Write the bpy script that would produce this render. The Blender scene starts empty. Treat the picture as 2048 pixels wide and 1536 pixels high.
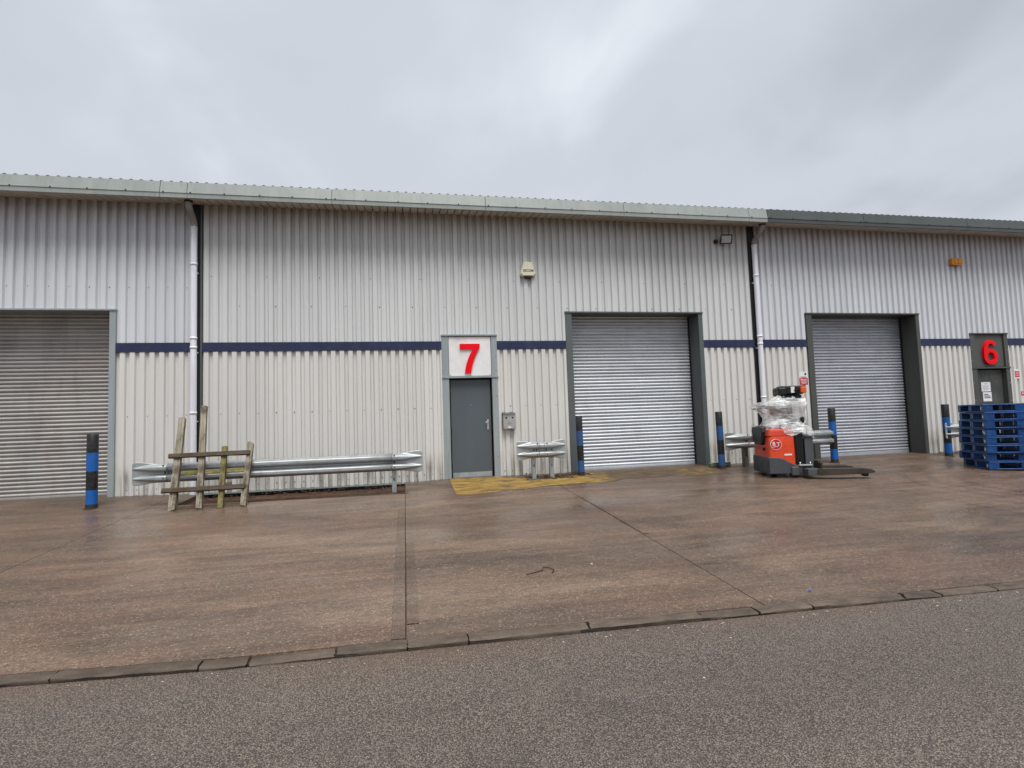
import bpy, math, random
from mathutils import Vector, Matrix
random.seed(7)
R = math.radians
sc = bpy.context.scene
col = sc.collection

# ------------------------------------------------------------------ camera
cd = bpy.data.cameras.new('camera')
cd.sensor_width = 36.0
cd.lens = 1090.0 / 2048.0 * 36.0
cd.clip_start = 0.05
cd.clip_end = 2000
cam = bpy.data.objects.new('camera', cd)
col.objects.link(cam)
RX = Vector((0.98091958, -0.19153874, -0.03331187))
UP = Vector((0.02031527, -0.06942178, 0.99738052))
FW = Vector((0.19334957, 0.97902683, 0.06420602))
CAM = Vector((-0.7518, -11.3151, 1.1965))
M = Matrix((RX, UP, -FW)).transposed().to_4x4()
M.translation = CAM
cam.matrix_world = M
sc.camera = cam

# ------------------------------------------------------------------ sky
SUN_EL, SUN_AZ = 66.0, 6.0            # sun behind the camera, a little to the right
SKY_GAIN = 0.46
world = bpy.data.worlds.new('World')
sc.world = world
world.use_nodes = True
nt = world.node_tree
nt.nodes.clear()
def wn(t, **k):
    n = nt.nodes.new(t)
    for a, b in k.items(): setattr(n, a, b)
    return n
wo = wn('ShaderNodeOutputWorld'); wb = wn('ShaderNodeBackground')
tc = wn('ShaderNodeTexCoord'); sep = wn('ShaderNodeSeparateXYZ')
nt.links.new(tc.outputs['Generated'], sep.inputs[0])
zc = wn('ShaderNodeMath', operation='MAXIMUM'); zc.inputs[1].default_value = 0.0
nt.links.new(sep.outputs['Z'], zc.inputs[0])
za = wn('ShaderNodeMath', operation='ADD'); za.inputs[1].default_value = 0.42
nt.links.new(zc.outputs[0], za.inputs[0])
cmb = wn('ShaderNodeCombineXYZ')
for i, a in enumerate('XY'):
    d = wn('ShaderNodeMath', operation='DIVIDE')
    nt.links.new(sep.outputs[a], d.inputs[0]); nt.links.new(za.outputs[0], d.inputs[1])
    nt.links.new(d.outputs[0], cmb.inputs[i])
mp = wn('ShaderNodeMapping'); mp.inputs['Location'].default_value = (2.7, 1.7, 0.0)
mp.inputs['Scale'].default_value = (0.9, 0.75, 1)
nt.links.new(cmb.outputs[0], mp.inputs[0])
n1 = wn('ShaderNodeTexNoise'); n1.inputs['Scale'].default_value = 1.15; n1.inputs['Detail'].default_value = 5
n1.inputs['Roughness'].default_value = 0.5; n1.inputs['Distortion'].default_value = 0.25
nt.links.new(mp.outputs[0], n1.inputs['Vector'])
n2 = wn('ShaderNodeTexNoise'); n2.inputs['Scale'].default_value = 3.2; n2.inputs['Detail'].default_value = 4
n2.inputs['Distortion'].default_value = 0.4
nt.links.new(mp.outputs[0], n2.inputs['Vector'])
nm = wn('ShaderNodeMix', data_type='FLOAT'); nm.inputs[0].default_value = 0.38
nt.links.new(n1.outputs['Fac'], nm.inputs[2]); nt.links.new(n2.outputs['Fac'], nm.inputs[3])
cr = wn('ShaderNodeValToRGB')
cr.color_ramp.interpolation = 'EASE'
e = cr.color_ramp.elements
e[0].position = 0.30; e[0].color = (0.45, 0.48, 0.535, 1)
e[1].position = 0.69; e[1].color = (0.82, 0.86, 0.925, 1)
m_ = e.new(0.48); m_.color = (0.59, 0.63, 0.69, 1)
nt.links.new(nm.outputs[0], cr.inputs[0])
sky = wn('ShaderNodeTexSky', sky_type='NISHITA'); sky.sun_disc = False
sky.sun_elevation = R(SUN_EL); sky.sun_rotation = R(180 - SUN_AZ)
sks = wn('ShaderNodeMix', data_type='RGBA', blend_type='MULTIPLY'); sks.inputs[0].default_value = 1
sks.inputs[7].default_value = (0.08, 0.08, 0.08, 1)
nt.links.new(sky.outputs[0], sks.inputs[6])
mix = wn('ShaderNodeMix', data_type='RGBA'); mix.inputs[0].default_value = 0.06
nt.links.new(cr.outputs[0], mix.inputs[6]); nt.links.new(sks.outputs[2], mix.inputs[7])
nt.links.new(mix.outputs[2], wb.inputs[0]); wb.inputs[1].default_value = SKY_GAIN
nt.links.new(wb.outputs[0], wo.inputs[0])

# ------------------------------------------------------------------ sun behind cloud
sd = bpy.data.lights.new('sun', 'SUN'); sd.energy = 1.5; sd.angle = R(30); sd.color = (1.0, 0.98, 0.945)
sun = bpy.data.objects.new('sun', sd); col.objects.link(sun)
sv = Vector((math.sin(R(SUN_AZ)) * math.cos(R(SUN_EL)), -math.cos(R(SUN_AZ)) * math.cos(R(SUN_EL)), math.sin(R(SUN_EL))))
sun.rotation_euler = sv.to_track_quat('Z', 'Y').to_euler()
sun.location = (0, -20, 20)

vs = sc.view_settings
sc.display_settings.display_device = 'sRGB'
vs.view_transform = 'Standard'; vs.look = 'None'; vs.gamma = 1.0; vs.use_curve_mapping = False
vs.exposure = 1.25
sc.cycles.max_bounces = 4
sc.cycles.diffuse_bounces = 3; sc.cycles.glossy_bounces = 2
sc.cycles.transparent_max_bounces = 12
sc.cycles.caustics_reflective = False; sc.cycles.caustics_refractive = False

# ------------------------------------------------------------------ materials
def S(r, g, b):
    f = lambda c: (c / 255 / 12.92) if c / 255 <= 0.04045 else ((c / 255 + 0.055) / 1.055) ** 2.4
    return (f(r), f(g), f(b), 1)
class NT:
    def __init__(s, name):
        s.m = bpy.data.materials.new(name); s.m.use_nodes = True
        s.t = s.m.node_tree; s.t.nodes.clear()
        s.out = s.n('ShaderNodeOutputMaterial'); s.p = s.n('ShaderNodeBsdfPrincipled')
        s.l(s.p.outputs[0], s.out.inputs[0])
        s.geo = s.n('ShaderNodeNewGeometry')
    def n(s, t, **k):
        x = s.t.nodes.new(t)
        for a, b in k.items(): setattr(x, a, b)
        return x
    def l(s, a, b): s.t.links.new(a, b)
    def map(s, scale, loc=(0, 0, 0), src=None):
        x = s.n('ShaderNodeMapping'); x.inputs['Scale'].default_value = scale; x.inputs['Location'].default_value = loc
        s.l(src or s.geo.outputs['Position'], x.inputs[0]); return x.outputs[0]
    def noise(s, vec, scale, detail=4, rough=0.55, dist=0.0):
        x = s.n('ShaderNodeTexNoise'); x.inputs['Scale'].default_value = scale; x.inputs['Detail'].default_value = detail
        x.inputs['Roughness'].default_value = rough; x.inputs['Distortion'].default_value = dist
        s.l(vec, x.inputs['Vector']); return x.outputs['Fac']
    def vor(s, vec, scale, out='Distance', feature='F1'):
        x = s.n('ShaderNodeTexVoronoi', feature=feature); x.inputs['Scale'].default_value = scale
        s.l(vec, x.inputs['Vector']); return x.outputs[out]
    def ramp(s, fac, stops, interp='LINEAR'):
        x = s.n('ShaderNodeValToRGB'); x.color_ramp.interpolation = interp
        el = x.color_ramp.elements
        while len(el) < len(stops): el.new(0.5)
        for q, (p, c) in zip(el, stops):
            q.position = p; q.color = c if len(c) == 4 else (*c, 1)
        s.l(fac, x.inputs[0]); return x.outputs[0]
    def g(s, fac, a, b):
        return s.ramp(fac, [(a, (0, 0, 0)), (b, (1, 1, 1))] if a < b else [(b, (1, 1, 1)), (a, (0, 0, 0))])
    def mix(s, fac, a, b, blend='MIX'):
        x = s.n('ShaderNodeMix', data_type='RGBA', blend_type=blend)
        for sock, v in ((x.inputs[0], fac), (x.inputs[6], a), (x.inputs[7], b)):
            if isinstance(v, (int, float)): sock.default_value = v
            elif isinstance(v, tuple): sock.default_value = v
            else: s.l(v, sock)
        return x.outputs[2]
    def math(s, op, a, b=0.0, c=None):
        x = s.n('ShaderNodeMath', operation=op)
        for i, v in enumerate((a, b) if c is None else (a, b, c)):
            if isinstance(v, (int, float)): x.inputs[i].default_value = v
            else: s.l(v, x.inputs[i])
        return x.outputs[0]
    def set(s, color=None, rough=None, metal=None, spec=None, bump=None, bstr=0.2, bdist=0.01):
        for k, v in (('Base Color', color), ('Roughness', rough), ('Metallic', metal), ('Specular IOR Level', spec)):
            if v is None: continue
            if isinstance(v, (int, float, tuple)): s.p.inputs[k].default_value = v
            else: s.l(v, s.p.inputs[k])
        if bump is not None:
            b = s.n('ShaderNodeBump'); b.inputs['Strength'].default_value = bstr; b.inputs['Distance'].default_value = bdist
            s.l(bump, b.inputs['Height']); s.l(b.outputs[0], s.p.inputs['Normal'])
        return s.m
    def xyz(s):
        x = s.n('ShaderNodeSeparateXYZ'); s.l(s.geo.outputs['Position'], x.inputs[0]); return x.outputs

def paint(name, c, var=0.12, rough=0.5, metal=0.0, scale=3.0, dirt=None, dirt_amt=0.35, streak=False, bump=0.05, spec=0.4, rnd=0.0, ds=1.0):
    """painted or plastic surface: colour with mottling, grime and fine relief"""
    t = NT(name)
    v = t.map((1, 1, 0.18) if streak else (1, 1, 1))
    a = t.noise(v, scale, 6)
    dk = tuple(x * (1 - var) for x in c[:3]) + (1,)
    lt = tuple(min(1, x * (1 + var)) for x in c[:3]) + (1,)
    cc = t.ramp(a, [(0.3, dk), (0.7, lt)])
    if dirt:
        d = t.noise(t.map((7, 7, 0.5) if streak else (2 * ds, 2 * ds, 2 * ds)), 2.2, 7, 0.68)
        cc = t.mix(t.math('MULTIPLY', t.g(d, 0.48, 0.78), dirt_amt), cc, dirt)
    if rnd:
        oi = t.n('ShaderNodeObjectInfo')
        k = t.ramp(oi.outputs['Random'], [(0, (1 - rnd,) * 3), (1, (1 + rnd * 0.3,) * 3)])
        cc = t.mix(1.0, cc, k, 'MULTIPLY')
    f = t.noise(t.map((1, 1, 1)), 45, 3)
    return t.set(cc, t.math('MULTIPLY_ADD', f, 0.18, rough - 0.09), metal, spec, f, bump, 0.01)

def cladding_mat(name, c, warm):
    t = NT(name)
    x = t.xyz()
    big = t.noise(t.map((0.8, 0.8, 0.25)), 1.6, 5)
    cc = t.ramp(big, [(0.3, tuple(k * 0.93 for k in c[:3]) + (1,)), (0.72, c)])
    oi = t.n('ShaderNodeObjectInfo')
    cc = t.mix(1.0, cc, t.ramp(oi.outputs['Random'], [(0, (0.93, 0.93, 0.93)), (1, (1.0, 1.0, 1.0))]), 'MULTIPLY')
    # rain streaks running down the sheets
    st = t.noise(t.map((16, 16, 0.35)), 1.0, 5, 0.6)
    sm = t.math('MULTIPLY', t.g(st, 0.54, 0.80), 0.35)
    cc = t.mix(sm, cc, warm)
    # grime and algae splashed up from the ground, eaves shade painted in below the gutter with grime streaks (uneven edge)
    en = t.noise(t.map((5, 5, 1.2)), 1.3, 5)
    zz = t.math('MULTIPLY_ADD', en, -0.55, x['Z'])
    low = t.ramp(zz, [(0.0, (0.85,) * 3), (0.16, (0.32,) * 3), (0.34, (0, 0, 0))])
    lown = t.g(t.noise(t.map((9, 9, 0.8), (4, 0, 0)), 1.0, 4), 0.42, 0.68)
    cc = t.mix(t.math('MULTIPLY', t.math('MULTIPLY', low, lown), 0.92), cc, S(92, 82, 62))
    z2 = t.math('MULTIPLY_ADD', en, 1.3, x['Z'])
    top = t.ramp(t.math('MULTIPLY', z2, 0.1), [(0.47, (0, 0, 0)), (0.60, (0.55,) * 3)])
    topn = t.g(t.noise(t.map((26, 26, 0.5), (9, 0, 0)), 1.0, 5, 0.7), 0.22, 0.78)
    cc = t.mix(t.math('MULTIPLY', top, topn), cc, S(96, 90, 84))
    sp = t.vor(t.map((1, 1, 1)), 7.0)
    dots = t.g(sp, 0.055, 0.03)
    f = t.noise(t.map((1, 1, 1)), 70, 3)
    h = t.math('MULTIPLY_ADD', t.noise(t.map((1, 1, 1)), 5, 3), 0.6, f)
    return t.set(cc, t.math('MULTIPLY_ADD', big, 0.2, 0.36), 0.0, 0.35, h, 0.12, 0.012)

def galv(name, c, rough=0.34, dull=0.0, rust=0.0):
    t = NT(name)
    sp = t.vor(t.map((1, 1, 1)), 38, 'Color')
    a = t.noise(t.map((1.2, 1.2, 3)), 4, 6)
    dk = tuple(k * 0.72 for k in c[:3]) + (1,)
    cc = t.ramp(a, [(0.3, dk), (0.7, c)])
    cc = t.mix(0.16, cc, t.ramp(sp, [(0, dk), (1, c)]))
    d = t.noise(t.map((5, 5, 1.0)), 2, 6, 0.65)
    cc = t.mix(t.math('MULTIPLY', t.g(d, 0.5, 0.8), 0.35), cc, S(120, 112, 100))
    mt = 0.92 - dull
    if rust:
        rn = t.math('MULTIPLY', t.g(t.noise(t.map((3, 3, 3)), 3, 8, 0.7), 0.55, 0.72), rust)
        cc = t.mix(rn, cc, S(98, 62, 42))
    return t.set(cc, t.math('MULTIPLY_ADD', a, 0.25, rough - 0.1), mt, 0.5, a, 0.06, 0.01)

def slat_mat(name, c, rough, metal, grime):
    t = NT(name)
    oi = t.n('ShaderNodeObjectInfo')
    a = t.noise(t.map((0.9, 1, 9)), 1.4, 5, 0.6)
    cc = t.ramp(a, [(0.3, tuple(k * 0.78 for k in c[:3]) + (1,)), (0.7, c)])
    cc = t.mix(1.0, cc, t.ramp(oi.outputs['Random'], [(0, (0.86,) * 3), (1, (1.0,) * 3)]), 'MULTIPLY')
    d = t.noise(t.map((3, 3, 0.8)), 1.2, 5, 0.6)
    cc = t.mix(t.math('MULTIPLY', t.g(d, 0.5, 0.75), grime), cc, S(112, 104, 94))
    return t.set(cc, t.math('MULTIPLY_ADD', a, 0.2, rough - 0.1), metal, 0.5)

def concrete_mat(name, tone=1.0):
    t = NT(name)
    x = t.xyz()
    wav = t.noise(t.map((0.4, 0.4, 1)), 0.9, 3)
    warp = t.n('ShaderNodeVectorMath', operation='ADD')
    cb = t.n('ShaderNodeCombineXYZ'); t.l(t.math('MULTIPLY', wav, 0.18), cb.inputs[1])
    t.l(t.geo.outputs['Position'], warp.inputs[0]); t.l(cb.outputs[0], warp.inputs[1])
    st = t.noise(t.map((0.5, 6.5, 1), src=warp.outputs[0]), 1.0, 7, 0.66, 0.2)       # tamping streaks along the frontage
    st2 = t.noise(t.map((2.6, 26, 1), src=warp.outputs[0]), 1.0, 5, 0.62)
    big = t.noise(t.map((0.55, 0.75, 1)), 1.0, 5, 0.6, 0.4)
    red = t.noise(t.map((0.7, 1.0, 1), (7, 3, 0)), 1.2, 5, 0.6, 0.3)
    k = tone
    q = lambda r, g, b: tuple(v * k for v in S(r, g, b)[:3]) + (1,)
    cc = t.ramp(st, [(0.25, q(70, 58, 49)), (0.45, q(94, 78, 66)), (0.6, q(108, 90, 76)), (0.78, q(124, 105, 90))])
    cc = t.mix(t.math('MULTIPLY', t.g(red, 0.42, 0.66), 0.4), cc, q(118, 87, 71))
    cc = t.mix(t.math('MULTIPLY', t.g(big, 0.48, 0.70), 0.5), cc, q(84, 74, 64))
    tan = t.noise(t.map((0.42, 0.9, 1), (21, 8, 0)), 1.0, 6, 0.62, 0.5)
    cc = t.mix(t.math('MULTIPLY', t.g(tan, 0.50, 0.66), 0.55), cc, q(134, 114, 96))
    dmp = t.noise(t.map((0.30, 0.8, 1), (5, 17, 0)), 1.0, 6, 0.62, 0.5)
    cc = t.mix(t.math('MULTIPLY', t.g(dmp, 0.52, 0.66), 0.50), cc, q(66, 55, 47))
    cc = t.mix(t.math('MULTIPLY', t.g(st2, 0.50, 0.72), t.math('MULTIPLY', red, 0.6)), cc, q(66, 56, 48))
    # oil and tyre marks, damp patches
    oil = t.noise(t.map((0.5, 1.4, 1), (2, 9, 0)), 1.1, 6, 0.6, 0.6)
    om = t.g(oil, 0.54, 0.72)
    cc = t.mix(t.math('MULTIPLY', om, 0.55), cc, q(58, 49, 42))
    # damp grime trodden along the foot of the building, ragged towards the yard
    nb = t.noise(t.map((0.45, 1.0, 1), (1, 4, 0)), 1.0, 6, 0.62, 0.5)
    near = t.ramp(t.math('MULTIPLY_ADD', x['Y'], 0.2, t.math('MULTIPLY', nb, 0.9)), [(-0.0, (0, 0, 0)), (0.12, (0, 0, 0)), (0.38, (1, 1, 1))])
    cc = t.mix(t.math('MULTIPLY', near, 0.55), cc, q(60, 52, 45))
    # tyre polish in front of the right-hand bay
    dx = t.math('SUBTRACT', x['X'], 10.2); dy = t.math('MULTIPLY', t.math('ADD', x['Y'], 3.9), 1.0)
    rad = t.math('SQRT', t.math('ADD', t.math('MULTIPLY', dx, dx), t.math('MULTIPLY', dy, dy)))
    rr = t.math('SINE', t.math('MULTIPLY', t.math('MULTIPLY_ADD', big, 0.5, rad), 16.0))
    fall = t.ramp(t.math('MULTIPLY', rad, 0.2), [(0.15, (0, 0, 0)), (0.32, (1, 1, 1)), (0.42, (0.8,) * 3), (0.62, (0, 0, 0))])
    cc = t.mix(t.math('MULTIPLY', t.math('MULTIPLY', t.g(rr, 0.0, 0.9), fall), 0.4), cc, q(56, 48, 43))
    # aggregate and chalky grit
    v1 = t.vor(t.map((1, 1, 1)), 55)
    rc = t.vor(t.map((1, 1, 1)), 55, 'Color')
    pick = t.g(rc, 0.62, 0.70)
    agg = t.math('MULTIPLY', t.g(v1, 0.42, 0.26), pick)
    cc = t.mix(t.math('MULTIPLY', agg, 0.5), cc, q(168, 150, 134))
    v2 = t.vor(t.map((1, 1, 1)), 17); rc2 = t.vor(t.map((1, 1, 1)), 17, 'Color')
    ch = t.math('MULTIPLY', t.g(v2, 0.17, 0.10), t.g(rc2, 0.58, 0.62))
    cc = t.mix(t.math('MULTIPLY', ch, 0.4), cc, q(190, 176, 160))
    fine = t.noise(t.map((1, 1, 1)), 75, 4, 0.75)
    cc = t.mix(0.75, cc, t.ramp(fine, [(0.3, (0.30,) * 3), (0.7, (1.7,) * 3)]), 'MULTIPLY')
    mid = t.noise(t.map((1, 1.6, 1)), 20, 5, 0.7)
    cc = t.mix(0.8, cc, t.ramp(mid, [(0.3, (0.58,) * 3), (0.7, (1.38,) * 3)]), 'MULTIPLY')
    oi = t.n('ShaderNodeObjectInfo')
    cc = t.mix(1.0, cc, t.ramp(oi.outputs['Random'], [(0, (0.90, 0.89, 0.87)), (1, (1.06, 1.04, 1.03))]), 'MULTIPLY')
    wet = t.noise(t.map((0.35, 0.8, 1), (11, 2, 0)), 1.0, 5, 0.6, 0.3)
    ro = t.math('SUBTRACT', t.ramp(wet, [(0.40, (0.24,) * 3), (0.62, (0.62,) * 3)]), t.math('MULTIPLY', om, 0.08))
    h = t.math('ADD', t.math('MULTIPLY', fine, 0.6), mid)
    return t.set(cc, ro, 0, 0.55, h, 0.30, 0.006)

def asphalt_mat():
    t = NT('asphalt')
    v = t.map((1, 1, 1))
    d = t.vor(v, 118); c = t.vor(v, 118, 'Color')
    cs = t.n('ShaderNodeSeparateColor'); t.l(c, cs.inputs[0])
    chip = t.g(d, 0.70, 0.34)
    tone = t.ramp(cs.outputs[0], [(0.0, S(92, 82, 74)), (0.35, S(113, 102, 93)), (0.75, S(131, 119, 108)), (1.0, S(148, 135, 122))])
    big = t.noise(t.map((0.35, 0.8, 1)), 1.0, 5, 0.6, 0.3)
    bind = S(64, 56, 50)
    pk = t.math('MULTIPLY', chip, t.g(cs.outputs[1], 0.06, 0.18))
    cc = t.mix(pk, bind, tone)
    # wheel tracks and traffic film along the road
    x = t.xyz()
    wv = t.math('MULTIPLY_ADD', big, 0.7, x['Y'])
    trk = t.math('MULTIPLY_ADD', t.math('SINE', t.math('MULTIPLY', wv, 3.3)), 0.5, 0.5)
    cc = t.mix(0.35, cc, t.ramp(trk, [(0.1, (0.82, 0.82, 0.84)), (0.9, (1.14, 1.13, 1.12))]), 'MULTIPLY')
    cc = t.mix(0.55, cc, t.ramp(big, [(0.3, (0.80, 0.80, 0.82)), (0.7, (1.15, 1.13, 1.10))]), 'MULTIPLY')
    st = t.noise(t.map((0.8, 1.6, 1), (3, 5, 0)), 1.3, 6, 0.65, 0.6)
    cc = t.mix(t.math('MULTIPLY', t.g(st, 0.58, 0.74), 0.30), cc, S(52, 48, 48))
    # red silt washed along the foot of the kerb
    ed = t.math('ADD', x['Y'], t.math('MULTIPLY_ADD', x['X'], 0.0285, t.math('MULTIPLY', st, 0.30)))
    silt = t.ramp(t.math('ADD', ed, 8.0), [(0.40, (0, 0, 0)), (0.86, (1, 1, 1))])
    cc = t.mix(t.math('MULTIPLY', silt, t.math('MULTIPLY', t.g(big, 0.35, 0.6), 0.5)), cc, S(106, 82, 68))
    v2 = t.vor(v, 6.0); r2 = t.vor(v, 6.0, 'Color')
    ch = t.math('MULTIPLY', t.g(v2, 0.05, 0.03), t.g(r2, 0.66, 0.70))
    cc = t.mix(ch, cc, S(205, 198, 188))
    fn = t.noise(v, 140, 2, 0.7)
    cc = t.mix(0.5, cc, t.ramp(fn, [(0.3, (0.65,) * 3), (0.7, (1.3,) * 3)]), 'MULTIPLY')
    h = t.math('ADD', chip, t.math('MULTIPLY', fn, 0.3))
    return t.set(cc, t.ramp(big, [(0.35, (0.68,) * 3), (0.65, (0.46,) * 3)]), 0, 0.5, h, 0.55, 0.008)

def wood_mat(name, c1, c2, green=0.0):
    t = NT(name)
    tcn = t.n('ShaderNodeTexCoord')
    ob = tcn.outputs['Object']
    gr = t.noise(t.map((1.2, 30, 30), src=ob), 1.0, 6, 0.65, 0.5)
    cc = t.ramp(gr, [(0.25, c1), (0.5, tuple((a + b) / 2 for a, b in zip(c1, c2))), (0.75, c2)])
    bl = t.noise(t.map((4, 9, 9), src=ob), 1.2, 6, 0.65)
    cc = t.mix(t.math('MULTIPLY', t.g(bl, 0.46, 0.60), 0.8), cc, S(70, 58, 46))
    if green:
        cc = t.mix(t.math('MULTIPLY', t.g(t.noise(t.map((3, 6, 6), (5, 0, 0), ob), 1.0, 5), 0.42, 0.62), green), cc, S(104, 108, 44))
    return t.set(cc, 0.85, 0, 0.2, gr, 0.5, 0.006)

def wornpaint_mat():
    t = NT('worn yellow paint')
    x = t.xyz()
    wr = t.noise(t.map((1.5, 2.6, 1)), 2.2, 8, 0.66, 0.5)
    # paint worn through by wheels in front of the shutter
    mid = t.ramp(t.math('MULTIPLY', x['X'], 0.1), [(0.28, (0, 0, 0)), (0.35, (0.26,) * 3), (0.46, (0.26,) * 3), (0.51, (0.12,) * 3), (0.6, (0.25,) * 3)])
    w = t.g(t.math('ADD', wr, mid), 0.50, 0.66)
    gr = t.noise(t.map((1.5, 3, 1), (3, 3, 0)), 2.0, 7, 0.62, 0.4)
    y = t.ramp(gr, [(0.3, S(112, 90, 48)), (0.55, S(148, 119, 58)), (0.75, S(164, 136, 78))])
    k = t.ramp(gr, [(0.3, S(62, 52, 44)), (0.7, S(98, 82, 64))])
    cc = t.mix(t.math('MULTIPLY', w, 0.95), y, k)
    fine = t.noise(t.map((1, 1, 1)), 80, 4, 0.7)
    cc = t.mix(0.5, cc, t.ramp(fine, [(0.3, (0.6,) * 3), (0.7, (1.3,) * 3)]), 'MULTIPLY')
    return t.set(cc, 0.7, 0, 0.35, fine, 0.3, 0.008)

def dirt_mat():
    t = NT('soil')
    a = t.noise(t.map((1, 1, 1)), 5, 8, 0.7); b = t.noise(t.map((0.8, 3, 1)), 1.5, 5)
    cc = t.ramp(a, [(0.25, S(36, 29, 24)), (0.5, S(66, 51, 41)), (0.75, S(100, 82, 66))])
    cc = t.mix(t.math('MULTIPLY', t.g(b, 0.45, 0.65), 0.6), cc, S(92, 58, 42))
    return t.set(cc, 0.9, 0, 0.2, a, 0.8, 0.02)

def film_mat():
    t = NT('stretch film')
    tcn = t.n('ShaderNodeTexCoord')
    ob = tcn.outputs['Object']
    w = t.noise(t.map((1.6, 1.6, 15), src=ob), 1.6, 5, 0.6, 1.2)
    w2 = t.noise(t.map((4, 4, 5), (2, 1, 4), ob), 1.6, 4, 0.6, 1.5)
    f = t.math('ADD', t.math('MULTIPLY', t.g(w, 0.46, 0.60), 0.42), t.math('MULTIPLY', t.g(w2, 0.48, 0.64), 0.30))
    f = t.math('ADD', f, 0.22)
    t.p.inputs['Base Color'].default_value = (0.86, 0.86, 0.86, 1)
    t.p.inputs['Roughness'].default_value = 0.22
    t.p.inputs['Specular IOR Level'].default_value = 0.7
    b = t.n('ShaderNodeBump'); b.inputs['Strength'].default_value = 0.6; b.inputs['Distance'].default_value = 0.02
    t.l(w, b.inputs['Height']); t.l(b.outputs[0], t.p.inputs['Normal'])
    tr = t.n('ShaderNodeBsdfTransparent'); mx = t.n('ShaderNodeMixShader')
    t.l(f, mx.inputs[0]); t.l(tr.outputs[0], mx.inputs[1]); t.l(t.p.outputs[0], mx.inputs[2])
    t.l(mx.outputs[0], t.out.inputs[0])
    return t.m

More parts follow.
